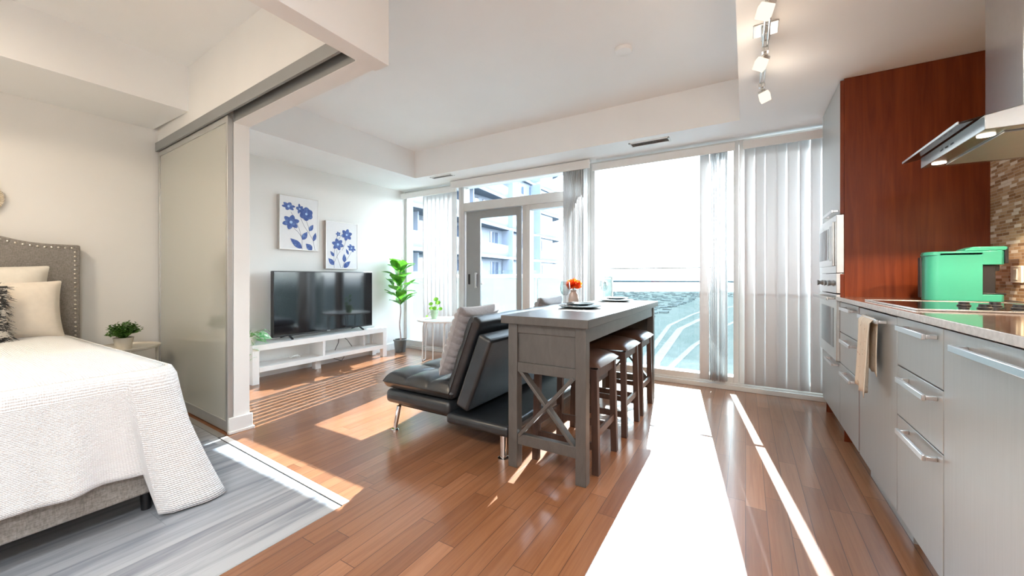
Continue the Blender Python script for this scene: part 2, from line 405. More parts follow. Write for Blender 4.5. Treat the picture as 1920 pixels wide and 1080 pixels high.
b = MB(); b.box(-4.5, -4.485, 1.46, YW, 0, .10); struct('baseboard_left', b, M['trim'], bevel=.002)
b = MB(); lbox(b, -.012, .012, -.03, .115, 0, .11); lbox(b, -.012, .02, -.035, .125, 0, .02); struct('baseboard_partition', b, M['trim'], bevel=.003)
b = MB(); b.box(-4.5, -4.485, -2.0, 1.27, 0, .10); struct('baseboard_bedroom', b, M['trim'], bevel=.002)
# tile splashback on the kitchen wall
b = MB(); b.box(1.2, 1.21, -.1, 3.33, .955, 2.385); struct('trim_6', b, M['mosaic'], smooth=0)

# ------------------------------------------------------------------ window wall
YF0, YF1 = 4.29, 4.42
b = MB(); b.box(-4.5, 1.21, YW, 4.45, 0, .045); b.box(-4.5, 1.21, YW + .018, 4.30, .045, .065); struct('trim_7', b, M['frame'], bevel=.003)
def window(n, x0, x1, z0, z1, panes, fr=.045, mat='frame', extra=None):
    m = MB(); m.box(x0, x0 + fr, YF0, YF1, z0, z1); m.box(x1 - fr, x1, YF0, YF1, z0, z1)
    m.box(x0 + fr, x1 - fr, YF0, YF1, z0, z0 + .075); m.box(x0 + fr, x1 - fr, YF0, YF1, z1 - .06, z1)
    if extra: extra(m)
    w = struct('window_%d' % n, m, M[mat], bevel=.003)
    for (a, c, d, e) in panes:
        g = MB(); g.box(a, c, 4.352, 4.358, d, e); obj('pane', g, M['glass'], parent=w, smooth=0)
    return w
window(1, -4.5, -3.40, .045, ZD, [(-4.455, -3.445, .12, ZD - .06)], extra=lambda m: m.box(-4.1, -4.06, YF0 + .03, YF1, .12, ZD - .06))
window(3, -1.52, -.055, .045, ZD, [(-1.475, -.10, .12, ZD - .06)])
window(4, -.053, 1.21, .045, ZD, [(-.008, 1.165, .12, ZD - .06)])
# the balcony door unit: transom, outer frame, fixed leaf
window(2, -3.398, -1.522, .045, ZD, [(-3.35, -1.57, 2.106, 2.325), (-2.33, -1.60, .12, 1.93)],
       extra=lambda m: (m.box(-3.35, -1.57, YF0, YF1, 1.99, 2.106), m.box(-2.45, -2.38, YF0 + .05, YF1, .12, 1.99),
                        m.box(-2.38, -2.33, YF0 + .03, YF1, .12, 1.99), m.box(-2.33, -1.6, YF0 + .03, YF1, 1.93, 1.99), m.box(-1.6, -1.567, YF0 + .03, YF1, .12, 1.99)))
m = MB(); m.box(-3.34, -3.10, 4.325, 4.355, .12, 1.985); m.box(-2.53, -2.46, 4.325, 4.355, .12, 1.985)
m.box(-3.10, -2.53, 4.325, 4.355, 1.88, 1.985); m.box(-3.10, -2.53, 4.325, 4.355, .12, .24)
d = struct('door_1', m, M['framed'], bevel=.002)
g = MB(); g.box(-3.10, -2.53, 4.337, 4.343, .24, 1.88); obj('pane', g, M['glass'], parent=d, smooth=0)
g = MB(); g.box(-3.17, -3.145, 4.285, 4.30, .93, 1.14); g.box(-3.17, -3.145, 4.30, 4.325, .93, .95); g.box(-3.17, -3.145, 4.30, 4.325, 1.12, 1.14)
obj('door_handle', g, M['alu'], parent=d, bevel=.003, label='pale pull handle')
g = MB(); g.box(-3.30, -3.27, 4.318, 4.325, .98, 1.12); obj('latch', g, M['black'], parent=d, bevel=.002)
g = MB(); g.sphere((-3.07, 4.315, .99), .015); obj('lock_knob', g, M['alu'], parent=d)

# ------------------------------------------------------------------ sliding glass panel of the bedroom
r = root('sliding_glass_panel', (*L2(-.7, -.015), .012), 'tall frosted grey glass sliding panel beside the round bedside table', 'sliding door')
m = MB(); lbox(m, -1.44, -1.415, -.033, -.003, .012, 2.19); lbox(m, -.035, -.001, -.036, -.003, .012, 2.19)
lbox(m, -1.415, -.035, -.033, -.003, .012, .085); lbox(m, -1.415, -.035, -.033, -.003, 2.15, 2.19)
obj('frame', m, M['alu'], r, bevel=.002)
m = MB(); lbox(m, -1.415, -.035, -.026, -.010, .085, 2.15); obj('glass', m, M['backglass'], r, smooth=0)

# ------------------------------------------------------------------ vertical blinds
def blind(label, x0, x1, yv, zt, zb, slats, vdep=.07, z_bot=.08, vd=.085):
    r = root('vertical_blind', ((x0 + x1) / 2, yv, zt), label, 'blinds', 'vertical blinds along the window wall')
    m = MB(); m.box(x0, x1, yv - .015, yv, zb, zt); m.box(x0, x1, yv, yv + .05, zt - .02, zt); obj('valance', m, M['trim'], r, bevel=.002)
    for (x, ang, w) in slats:
        m = MB(); yc = yv + .035; a = radians(ang)
        def fn(u, v):
            s = (u - .5) * w; bow = .006 * (1 - (2 * u - 1) ** 2)
            return (x + s * cos(a) - bow * sin(a), yc + s * sin(a) + bow * cos(a), z_bot + (zt - .03 - z_bot) * v)
        m.grid(fn, 4, 1); obj('slat', m, M['slat'], r, smooth=60, solid=.0012)
    return r
blind('white vertical blind half drawn behind the potted fiddle leaf tree', -4.49, -3.42, 4.215, 2.34, 2.26,
      [(-4.03 + .0775 * i, 50 + random.uniform(-2, 2), .074) for i in range(8)])
blind('vertical blind bunched at the right of the balcony door, wide white valance', -3.44, -1.47, 4.12, 2.375, 2.28,
      [(-1.775 + .017 * i, 78 + random.uniform(-6, 6), .085) for i in range(15)])
blind('vertical blind bunched at the right edge of the large clear window', -1.47, -.085, 4.205, 2.34, 2.265,
      [(-.345, 8, .085)] + [(-.285 + .016 * i, 80 + random.uniform(-8, 8), .085) for i in range(9)])
blind('vertical blind fully closed beside the tall oven cabinet', -.02, 1.20, 4.205, 2.34, 2.265,
      [(.035 + .082 * i, (4, 20, -14, 18, -6, 26, 8)[i % 7], .0875) for i in range(14)])

# ------------------------------------------------------------------ ceiling fittings
def vent(x0, x1, y0, y1, label):
    r = root('ceiling_vent', ((x0 + x1) / 2, (y0 + y1) / 2, ZD), label, 'vent', 'linear ceiling vents')
    m = MB(); z0, z1 = ZD - .008, ZD
    m.box(x0, x1, y0, y0 + .015, z0, z1); m.box(x0, x1, y1 - .015, y1, z0, z1); m.box(x0, x0 + .015, y0, y1, z0, z1); m.box(x1 - .015, x1, y0, y1, z0, z1)
    obj('frame', m, M['trim'], r, bevel=.001)
    m = MB(); m.box(x0 + .015, x1 - .015, y0 + .015, y1 - .015, ZD - .0015, ZD); obj('backing', m, M['potgrey'], r)
    for k in range(3):
        y = y0 + .03 + k * (y1 - y0 - .06) / 2
        m = MB(); m.xbox(Matrix.Translation((0, y, ZD - .006)) @ Matrix.Rotation(radians(35), 4, 'X') @ Matrix.Translation(((x0 + x1) / 2, 0, 0)), (x1 - x0) / 2 - .015, .008, .001)
        obj('louver', m, M['alu'], r)
vent(-.98, -.61, 3.845, 3.97, 'white linear air vent in the lowered ceiling over the large clear window')
vent(-3.54, -3.19, 3.81, 3.90, 'small linear air vent in the lowered ceiling above the left blind')
m = MB(); m.lathe([(.062, 0), (.062, -.012), (.055, -.022), (.02, -.026)], (-.76, 2.84, ZC), 28)
o = obj('smoke_detector', m, M['white'], loc=(-.76, 2.84, ZC)); props(o, 'round white disc detector on the high ceiling', 'detector')

r = root('track_light', (.09, 2.44, ZD), 'brushed metal track light with glass cube heads on the kitchen ceiling', 'ceiling light')
m = MB(); m.box(.034, .146, 2.38, 2.50, ZD - .006, ZD); obj('ceiling_plate', m, M['steel'], r, bevel=.002)
m = MB(); m.box(.072, .110, 2.40, 2.48, ZD - .045, ZD - .006); obj('mount_block', m, M['steel'], r, bevel=.003)
m = MB(); m.tube([(.081, 1.5, ZD - .055), (.081, 3.02, ZD - .055)], .006, 8); m.tube([(.101, 1.5, ZD - .055), (.101, 3.02, ZD - .055)], .006, 8)
for y in (1.5, 3.02): m.box(.073, .109, y - .012, y + .012, ZD - .067, ZD - .043)
obj('rail', m, M['steel'], r, bevel=.001)
for (y, ax, ay) in ((2.03, .5, .5), (2.52, .55, .5), (2.98, -.35, .55)):
    p = Vector((.091, y, ZD - .075)); q = p + Vector((0, 0, -.045))
    m = MB(); m.tube([p + Vector((0, 0, .02)), q], .008, 10); m.box(p.x - .016, p.x + .016, p.y - .016, p.y + .016, p.z - .01, p.z + .012)
    hd = obj('lamp_arm', m, M['steel'], r, bevel=.001)
    R = Matrix.Translation(q) @ Matrix.Rotation(ax, 4, 'Y') @ Matrix.Rotation(-ay, 4, 'X')
    m = MB(); m.xbox(R @ Matrix.Translation((0, 0, -.012)), .021, .021, .018); obj('lamp_head', m, M['steel'], r, bevel=.004)
    m = MB(); m.xbox(R @ Matrix.Translation((0, 0, -.047)), .029, .029, .019); obj('glass_shade', m, M['lampglass'], r, bevel=.004, label='glowing glass cube shade')
    l = bpy.data.lights.new('lamp', 'POINT'); l.energy = .6; l.color = (1, .85, .68); l.shadow_soft_size = .04
    lo = bpy.data.objects.new('track_lamp', l); C.objects.link(lo); lo.location = R @ Vector((0, 0, -.10))

# unseen flush lamps: bedroom inferred from warm glow, hall and kitchen added as fill
def flush(x, y, z, rad, label, power, col=(1, .95, .88)):
    r = root('unseen_ceiling_lamp', (x, y, z), label, 'ceiling light', 'round flush ceiling lamps')
    m = MB(); m.lathe([(rad + .012, 0), (rad + .012, -.03)], (x, y, z), 36); obj('lamp_base', m, M['steel'], r, bevel=.002)
    m = MB(); m.lathe([(rad, -.03), (rad * .9, -.055), (rad * .5, -.075), (.01, -.08)], (x, y, z), 36); obj('lamp_shade', m, M['diffuser'], r)
    l = bpy.data.lights.new('lamp', 'AREA'); l.shape = 'DISK'; l.size = rad * 2; l.energy = power; l.color = col
    lo = bpy.data.objects.new('unseen_lamp_light', l); C.objects.link(lo); lo.location = (x, y, z - .09)
flush(-3.1, -.6, ZC, .20, 'round white flush lamp on the bedroom ceiling', 11, (1, .82, .60))
flush(-.9, -.9, ZC, .20, 'added round white fill lamp on the entrance hall ceiling, out of view', 13, (.93, .97, 1))
flush(.45, -.6, ZD, .16, 'added round white fill lamp on the kitchen ceiling, out of view', 20, (.93, .97, 1))
# ------------------------------------------------------------------ bedroom
def cushion(w, h, t, pinch=.07, nu=22, nv=22, rib=0, ribn=9, flat=.5):
    """closed pillow mesh in its own frame: x across, z up, y thick"""
    m = MB()
    for sgn in (1, -1):
        def fn(u, v, sgn=sgn):
            a = 2 * u - 1; c = 2 * v - 1
            e = max(0, (1 - abs(a) ** 3.2)) ** .5 * max(0, (1 - abs(c) ** 3.2)) ** .5
            y = sgn * t * .5 * e
            if rib: y += sgn * rib * e ** .4 * abs(sin(ribn * pi * v))
            return (w * .5 * a * (1 - pinch * (1 - c * c)), y, h * .5 * c * (1 - pinch * (1 - a * a)))
        m.grid(fn, nu, nv)
        if sgn < 0: # flip
            k = nu * nv; m.f[-k:] = [f[::-1] for f in m.f[-k:]]
    return m
def place(m, mat):
    m.v = [tuple(mat @ Vector(v)) for v in m.v]; return m

r = root('bed', (-3.3, -.08, 0), 'double bed with grey nailhead upholstered headboard and frame', 'bed')
YR, YL = .80, -.96
# headboard: camel back outline
pts = []
hy0, hy1 = -1.02, .863
n = 40
def htop(y):
    t = (y - hy0) / (hy1 - hy0); e = min(t, 1 - t) * 2
    return 1.325 + .17 * (1 - cos(pi * min(1, max(0, (e - .16) / .75)))) / 2
poly = [(hy0, .12)] + [(hy0 + (hy1 - hy0) * i / n, htop(hy0 + (hy1 - hy0) * i / n)) for i in range(n + 1)] + [(hy1, .12)]
poly = poly[::-1]
m = MB(); m.prism(poly, 'X', -4.47, -4.395); hb = obj('headboard', m, M['fabric'], r, bevel=.012, seg=3)
m = MB(); k = 0
def nail(y, z):
    m.lathe([(.0085, 0), (.0075, .003), (.004, .0055), (.0004, .0062)], (0, 0, 0), 8, 0, True)
    nv = 4 * 8
    for i in range(len(m.v) - nv, len(m.v)):
        a, c, dd = m.v[i]; m.v[i] = (-4.393 + dd - .002, y + a, z + c)
y = hy0 + .03
while y <= hy1 - .02: nail(y, htop(y) - .025); y += .0335
z = .60
while z < 1.29:
    nail(hy1 - .028, z); nail(hy0 + .028, z); z += .0335
obj('nailhead_trim', m, M['nail'], hb)
m = MB(); m.box(-4.39, -2.275, .705, .745, .12, .40); m.box(-4.39, -2.275, -.86, -.82, .12, .40); m.box(-2.315, -2.275, -.86, .745, .12, .40)
m.box(-4.39, -2.315, -.82, .705, .36, .385)
obj('frame', m, M['fabric'], r, bevel=.01, seg=3)
for (x, y) in ((-2.40, .68), (-2.40, -.80), (-4.3, .68), (-4.3, -.80)):
    m = MB(); m.lathe([(.018, 0), (.026, .13)], (x, y, 0), 16); obj('leg', m, M['black'], r)
m = MB(); m.box(-4.385, -2.31, -.83, .71, .385, .645); obj('mattress', m, M['white'], r, bevel=.05, seg=4)
# waffle blanket
XF, YRt, YLt, ZT = -2.295, .735, -.86, .665
rc = .07
path = []                                  # (x, y, nx, ny)
def addp(x, y, nx, ny): path.append((x, y, nx, ny))
N1 = 40
for i in range(N1): addp(-4.25 + (XF - rc + 4.25) * i / N1, YRt, 0, 1)
for i in range(13):
    a = pi / 2 - i * pi / 24; addp(XF - rc + rc * cos(a), YRt - rc + rc * sin(a), cos(a), sin(a))
for i in range(1, 61): addp(XF, YRt - rc + (YLt - YRt + rc) * i / 60, 1, 0)
def sstep(a, b, x): t = max(0, min(1, (x - a) / (b - a))); return t * t * (3 - 2 * t)
arc = [0]
for i in range(1, len(path)): arc.append(arc[-1] + math.dist(path[i][:2], path[i - 1][:2]))
sc = arc[N1 + 6]                           # arc length at the corner
NV = 22
def drop(i, t):
    x, y, nx, ny = path[i]; s = arc[i] - sc                     # s<0 side of the bed, s>0 foot of the bed
    foot = sstep(.125, .155, s)                                # hem lifts sharply on the foot side
    side = sstep(.15, .75, -s)
    L = .66 * (1 - foot) * (1 - side) + .425 * foot + (.47) * side
    cone = math.exp(-(s / .17) ** 2) if s < 0 else math.exp(-(s / .15) ** 2)
    fl = .025 + .02 * side
    w = t ** 1.25
    fold = .012 * sin(s * 21 + .8) * w + .008 * sin(s * 47) * w
    if s > .1: fold += .020 * math.exp(-((s - .52) / .09) ** 2) * w + .014 * math.exp(-((s - .95) / .06) ** 2) * w
    r_e = .035
    z = ZT - r_e * (1 - cos(min(1, t * 8) * pi / 2)) - max(0, t - .06) * L
    out = r_e * sin(min(1, t * 8) * pi / 2) + fl * w + fold
    px = x + nx * out + cone * .02 * w; py = y + ny * out + cone * .13 * w
    if s > 0: py += .05 * cone * w
    if z < .012:
        px += (.012 - z) * .3; py += (.012 - z) * .5; z = .012
    return (px, py, z + .004 * sin(s * 33) * w if z > .03 else z)
m = MB()
npth = len(path)
vs = [drop(i, j / NV) for j in range(NV + 1) for i in range(npth)]
fs = [(j * npth + i, j * npth + i + 1, (j + 1) * npth + i + 1, (j + 1) * npth + i) for j in range(NV) for i in range(npth - 1)]
o = m.add(vs, fs)
for j in range(NV + 1):
    for i in range(npth): m.uv[o + j * npth + i] = (arc[i] * 2.2, j / NV * 1.3)
# top sheet
NI = 26
def topf(u, v):
    # v=0 : outer ring on the side/foot path mapped through rectangle
    return None
xs = [-4.30 + (XF - rc * .3 + 4.30) * i / 44 for i in range(45)]
ys = [YLt + (YRt - YLt) * i / 34 for i in range(35)]
def rim(x, y):
    # pull corner points onto the rounded corner
    if x > XF - rc and y > YRt - rc:
        dx, dy = x - (XF - rc), y - (YRt - rc); dd = math.hypot(dx, dy)
        if dd > rc: x, y = XF - rc + dx * rc / dd, YRt - rc + dy * rc / dd
    return x, y
xs[-1] = XF
vs = []
for yy in ys:
    for xx in xs:
        x, y = rim(xx, yy); e = min(XF - x, YRt - y, .3)
        h = .018 * sstep(0, .12, e) + .004 * sin(x * 9 + y * 5) * sstep(0, .1, e)
        hw = sstep(-4.05, -4.30, x)
        vs.append((x, y, ZT + h + .012 * hw))
nx_ = len(xs)
o = m.add(vs, [(j * nx_ + i, j * nx_ + i + 1, (j + 1) * nx_ + i + 1, (j + 1) * nx_ + i) for j in range(len(ys) - 1) for i in range(nx_ - 1)])
k = 0
for yy in ys:
    for xx in xs: m.uv[o + k] = (xx * 2.2, yy * 2.2); k += 1
bo = obj('blanket', m, M['waffle'], loc=(-3.3, -.08, .66), smooth=75, solid=.008)
props(bo, 'white waffle weave blanket draped over the bed down to the grey vinyl floor', 'blanket')

def pillow(name, label, w, h, t, c, lean, mat, rz=0, **kw):
    m = cushion(w, h, t, **kw)
    R = Matrix.Translation(c) @ Matrix.Rotation(rz, 4, 'Z') @ Matrix.Rotation(-lean, 4, 'Y') @ Matrix.Rotation(pi / 2, 4, 'Z')
    place(m, R); o = obj(name, m, M[mat], loc=c, smooth=60, sub=1); props(o, label, 'pillow', 'pillows on the bed'); return o
pillow('pillow', 'large cream pillow leaning on the grey headboard', .72, .50, .17, (-4.27, .335, .915), .16, 'pillow')
pillow('pillow', 'smaller warm cream cushion in front of the large pillow', .50, .40, .15, (-4.11, .475, .86), .22, 'pillow2')
r = root('fur_pillow', (-3.93, .27, .83), 'shaggy black and white fur cushion at the left edge of the photo', 'pillow', 'pillows on the bed')
m = cushion(.40, .38, .13); R = Matrix.Translation((-3.93, .27, .845)) @ Matrix.Rotation(-.28, 4, 'Y') @ Matrix.Rotation(pi / 2, 4, 'Z')
core = [tuple(v) for v in m.v]; place(m, R); obj('cushion', m, M['fur'], r, sub=1)
m = MB(); rnd = random.Random(3)
for i in range(2600):
    u, v = rnd.random(), rnd.random(); sg = rnd.choice((1, 1, -1)); a, c = 2 * u - 1, 2 * v - 1
    e = (1 - abs(a) ** 3.2) ** .5 * (1 - abs(c) ** 3.2) ** .5
    p = Vector((.2 * a * (1 - .07 * (1 - c * c)), sg * .065 * e, .19 * c * (1 - .07 * (1 - a * a))))
    nrm = Vector((a ** 5 * .9 + rnd.uniform(-.35, .35), sg * e + .1, c ** 5 * .9 - .3 + rnd.uniform(-.3, .3))).normalized()
    L = rnd.uniform(.03, .055); q = p + nrm * L + Vector((rnd.uniform(-.02, .02), 0, -.018)); mid = (p + q) / 2 + nrm * .006
    sd = nrm.cross(Vector((rnd.random(), rnd.random(), rnd.random()))).normalized() * .0022
    vv = [R @ w for w in (p - sd, p + sd, mid + sd * .8, mid - sd * .8, q)]
    m.add(vv, [(0, 1, 2, 3), (3, 2, 4)])
f = obj('fur', m, M['fur'], r, smooth=0); f['kind'] = 'stuff'

# round rope ornament on the wall above the headboard
m = MB()
for k, rr in enumerate((.10, .085)):
    m.tube([(-4.487 + .006 * k, .40 + rr * cos(2 * pi * i / 40), 1.63 + rr * sin(2 * pi * i / 40)) for i in range(41)], .011, 8)
for i in range(60):
    a = 2 * pi * i / 60; m.tube([(-4.479, .40 + .078 * cos(a), 1.63 + .078 * sin(a)), (-4.470, .40 + .112 * cos(a + .1), 1.63 + .112 * sin(a + .1))], .004, 5)
o = obj('rope_ornament', m, M['rattan'], loc=(-4.5, .40, 1.63)); props(o, 'round cream woven ring on the bedroom wall, cut by the left edge of the photo', 'wall decoration')

# bedside table: round tray top on four slim legs
cx, cy = -4.19, 1.045
r = root('bedside_table', (cx, cy, 0), 'round cream metal tray table between bed and sliding panel', 'side table')
m = MB(); m.lathe([(.205, .515), (.222, .521), (.228, .537), (.224, .539), (.217, .525), (.01, .523)], (cx, cy, 0), 48); obj('tray_top', m, M['potcream'], r, smooth=50)
for a in (88, 178, 268, 358):
    t = radians(a); m = MB(); m.tube([(cx + .206 * cos(t), cy + .206 * sin(t), .520), (cx + .216 * cos(t), cy + .216 * sin(t), 0)], .008, 10); obj('leg', m, M['potcream'], r)
m = MB(); 
for a in (88, 178):
    t = radians(a); m.tube([(cx + .213 * cos(t), cy + .213 * sin(t), .09), (cx - .213 * cos(t), cy - .213 * sin(t), .09)], .004, 8)
obj('cross_brace', m, M['potcream'], r)
px_, py_, pz_ = -4.10, 1.03, .526
r = root('potted_plant', (px_, py_, pz_), 'small bushy green plant in a cream pot on the bedside tray table', 'potted plant')
m = MB(); m.lathe([(.043, 0), (.060, .09), (.054, .09), (.050, .075), (.001, .075)], (px_, py_, pz_), 30); obj('pot', m, M['potcream'], r)
m = MB(); m.lathe([(.0505, .0755), (.001, .078)], (px_, py_, pz_), 20); obj('soil', m, M['soil'], r)
m = MB(); rnd = random.Random(5)
for i in range(95):
    a = rnd.uniform(0, 2 * pi); sp = math.acos(rnd.uniform(.15, 1)); hgt = 0
    p0 = Vector((px_, py_, pz_ + .075)); rr_ = rnd.uniform(.8, 1.1); tip = p0 + Vector((cos(a) * sin(sp) * .105 * rr_, sin(a) * sin(sp) * .105 * rr_, cos(sp) * .125 * rr_ + .012))
    mid = p0.lerp(tip, .55) + Vector((0, 0, .015)); m.tube([p0, mid, tip], .0011, 4, 1)
    for k in range(9):
        t = .45 + .55 * k / 8; q = p0.lerp(tip, t) + Vector((0, 0, .015 * sin(pi * t)))
        d = Vector((rnd.uniform(-1, 1), rnd.uniform(-1, 1), rnd.uniform(-.1, .9)))
        leaf(m, q, d, Vector((rnd.uniform(-.4, .4), rnd.uniform(-.4, .4), 1)), .021, .014, .2, 0, 4, .7)
obj('foliage', m, [M['leafdark'], M['greenstem']], r)

# ------------------------------------------------------------------ television wall
r = root('television', (-4.31, 2.88, .40), 'large flat screen television on the long white console', 'television')
y0, y1, z0, z1, xf = 2.238, 3.519, .432, 1.146, -4.30
m = MB(); m.box(xf - .05, xf, y0, y1, z0, z1); m.box(xf - .07, xf - .05, y0 + .25, y1 - .25, z0 + .05, z1 - .3); obj('casing', m, M['black'], r, bevel=.004)
m = MB(); m.box(xf, xf + .0015, y0 + .010, y1 - .010, z0 + .018, z1 - .010); obj('screen', m, M['screen'], r, smooth=0)
m = MB(); m.box(xf + .001, xf + .003, 2.86, 2.90, z0 + .003, z0 + .012); obj('badge', m, M['steel'], r)
for y in (2.42, 3.33):
    m = MB(); m.beam((xf - .03, y, z0 + .01), (xf + .10, y - .03, .408), .022, .010); m.beam((xf - .03, y, z0 + .01), (xf - .13, y - .03, .408), .022, .010)
    obj('foot', m, M['black'], r, bevel=.002)
TX0, TX1, ZT_ = -4.475, -4.20, .393
r = root('tv_console', (-4.34, 2.83, 0), 'long low white open television console with two shelf bays', 'tv console')
m = MB(); m.box(TX0, TX1, 1.99, 3.68, .335, .395); obj('top', m, M['white'], r, bevel=.002)
m = MB(); m.box(TX0, TX1, 2.055, 3.615, .115, .165); obj('shelf', m, M['white'], r, bevel=.002)
for (a, c) in ((1.99, 2.055), (3.615, 3.68)):
    for x in ((TX0, TX0 + .06), (TX1 - .06, TX1)):
        m = MB(); m.box(x[0], x[1], a, c, 0, .335); obj('leg', m, M['white'], r, bevel=.002)
m = MB(); m.box(TX0 + .06, TX1 - .06, 1.998, 2.045, .115, .335); obj('end_panel', m, M['white'], r)
m = MB(); m.box(TX0 + .06, TX1 - .06, 3.625, 3.672, .115, .335); obj('end_panel', m, M['white'], r)
m = MB(); m.box(TX0 + .01, TX1 - .005, 2.745, 2.775, .165, .335); obj('divider', m, M['white'], r, bevel=.001)
m = MB(); m.box(TX0 + .01, TX0 + .10, 3.44, 3.47, .165, .335); obj('divider', m, M['white'], r, bevel=.001)
m = MB(); m.box(-4.38, -4.31, 2.72, 2.79, 0, .115); obj('foot', m, M['white'], r, bevel=.002)
for k, pts in enumerate(([(-4.44, 3.12, .33), (-4.40, 3.08, .25), (-4.38, 3.02, .172)], [(-4.44, 3.16, .33), (-4.40, 3.21, .27), (-4.39, 3.27, .18)],
                         [(-4.45, 3.10, .11), (-4.46, 3.06, .05), (-4.42, 3.14, .012), (-4.45, 3.2, .05), (-4.46, 3.17, .11)])):
    m = MB(); m.tube(pts, .004, 6); o = obj('power_cord', m, M['black'], loc=pts[-1])
    props(o, ['black cord in the right bay of the console, the left of two', 'black cord in the right bay of the console, the right of two', 'black cord hanging to the floor below the console'][k], 'cord', 'cords behind the console')
m = MB(); m.tube([(-4.36 + .03 * cos(t * .7) , 2.50 + .05 * cos(t), .178 + .02 * abs(sin(t * 1.3))) for t in [i * .35 for i in range(36)]], .004, 6)
o = obj('white_cord', m, M['white'], loc=(-4.36, 2.5, .17)); props(o, 'coiled white cord on the lower shelf of the console', 'cord')

# framed botanical paintings
def P2(poly, y0, z0): return [(y0 + a, z0 + b) for a, b in poly]
def petals(m, c, R, n=6, rot=0, sy=1, sz=1, tilt=0, x=0, wd=.62):
    for k in range(n):
        a = rot + 2 * pi * k / n; poly = []
        for i in range(11):
            t = i / 10; rad = R * (.12 + .88 * t); wdt = R * wd * .5 * (sin(pi * min(1, t * .92 + .06))) ** .6
            poly.append((rad, wdt))
        pts = poly + [(a_, -b_) for a_, b_ in poly[::-1]]
        q = []
        for (e, f) in pts:
            yy = (e * cos(a) - f * sin(a)) * sy; zz = (e * sin(a) + f * cos(a)) * sz
            q.append((x + k * .00012, c[0] + yy * cos(tilt) - zz * sin(tilt), c[1] + yy * sin(tilt) + zz * cos(tilt)))
        m.add(q, [tuple(range(len(q)))], 0)
    m.add([(x + .0012, c[0] + R * .17 * cos(2 * pi * i / 12), c[1] + R * .17 * sin(2 * pi * i / 12)) for i in range(12)], [tuple(range(12))], 2)
def pleaf(m, b, t, w, x):
    b = Vector((b[0], b[1])); t = Vector((t[0], t[1])); d = t - b; n = Vector((-d.y, d.x)).normalized()
    L = [b + d * (i / 8) + n * (w * .5 * sin(pi * (i / 8) ** .8)) for i in range(9)]; Rr = [b + d * (i / 8) - n * (w * .5 * sin(pi * (i / 8) ** .8)) for i in range(7, 0, -1)]
    m.add([(x, p.x, p.y) for p in L + Rr], [tuple(range(len(L) + len(Rr)))], 0)
def pstem(m, pts, x, w=.0035):
    for i in range(len(pts) - 1):
        a = Vector(pts[i]); c = Vector(pts[i + 1]); n = Vector((-(c - a).y, (c - a).x)).normalized() * w * .5
        e = (c - a).normalized() * w * .4
        m.add([(x, *(a - n - e)), (x, *(c - n + e)), (x, *(c + n + e)), (x, *(a + n - e))], [(0, 1, 2, 3)], 1)
def painting(label, y0, y1, z0, z1, draw):
    x0, x1 = -4.5, -4.462
    r = root('framed_painting', (-4.5, (y0 + y1) / 2, z0), label, 'painting', 'blue flower paintings above the television')
    m = MB(); f = .006
    m.box(x0, x1 + .003, y0, y0 + f, z0, z1); m.box(x0, x1 + .003, y1 - f, y1, z0, z1); m.box(x0, x1 + .003, y0 + f, y1 - f, z0, z0 + f); m.box(x0, x1 + .003, y0 + f, y1 - f, z1 - f, z1)
    obj('frame', m, M['silver'], r, bevel=.001)
    m = MB(); m.box(x0 + .002, x1, y0 + f, y1 - f, z0 + f, z1 - f); cv = obj('canvas', m, M['canvas'], r, smooth=0)
    W, H = y1 - y0, z1 - z0
    def T(a, b): return (y0 + a * W, z1 - b * H)
    m = MB(); draw(m, T, x1 + .0006, W); obj('painted_flowers', m, [M['blue'], M['navy'], M['paleblue']], cv, smooth=0)
def draw1(m, T, x, W):
    pstem(m, [T(.28, .30), T(.38, .42), T(.48, .58), T(.56, .78), T(.565, .985)], x); pstem(m, [T(.36, .60), T(.46, .66), T(.54, .74)], x)
    pstem(m, [T(.53, .40), T(.62, .54), T(.75, .67), T(.86, .80), T(.905, .985)], x); pstem(m, [T(.67, .42), T(.73, .54), T(.755, .65)], x)
    pleaf(m, T(.56, .965), T(.26, .79), .075, x + .0003); pleaf(m, T(.57, .80), T(.70, .64), .062, x + .0003); pleaf(m, T(.83, .985), T(.66, .87), .07, x + .0003)
    pleaf(m, T(.755, .62), T(.86, .49), .05, x + .0003); pleaf(m, T(.87, .81), T(.93, .64), .045, x + .0003)
    petals(m, T(.22, .20), .078, 6, .3, 1, .62, -.1, x + .0008); petals(m, T(.28, .49), .10, 6, .2, 1, .85, .1, x + .0008)
    petals(m, T(.50, .22), .055, 5, .5, .8, 1.1, 0, x + .0008); petals(m, T(.67, .30), .085, 6, .5, 1, .95, 0, x + .0014, .95)
def draw2(m, T, x, W):
    pstem(m, [T(.34, .30), T(.28, .50), T(.24, .75), T(.25, .985)], x); pstem(m, [T(.46, .28), T(.37, .40), T(.30, .52)], x)
    pstem(m, [T(.43, .62), T(.33, .74), T(.25, .87)], x); pstem(m, [T(.33, .60), T(.34, .75), T(.46, .985)], x)
    pstem(m, [T(.62, .38), T(.56, .50), T(.50, .60)], x); pstem(m, [T(.80, .62), T(.66, .78), T(.56, .86), T(.50, .985)], x)
    pleaf(m, T(.25, .92), T(.07, .78), .062, x + .0003); pleaf(m, T(.25, .74), T(.13, .63), .04, x + .0003); pleaf(m, T(.57, .86), T(.56, .67), .055, x + .0003)
    pleaf(m, T(.54, .97), T(.76, .83), .065, x + .0003); pleaf(m, T(.70, .69), T(.62, .56), .035, x + .0003)
    petals(m, T(.64, .26), .082, 6, .3, 1, .95, 0, x + .0008); petals(m, T(.36, .48), .085, 6, .8, 1, .9, 0, x + .0008)
    petals(m, T(.80, .54), .062, 6, .2, 1.1, .75, -.5, x + .0008); petals(m, T(.37, .26), .036, 5, .6, 1, .9, 0, x + .0008)
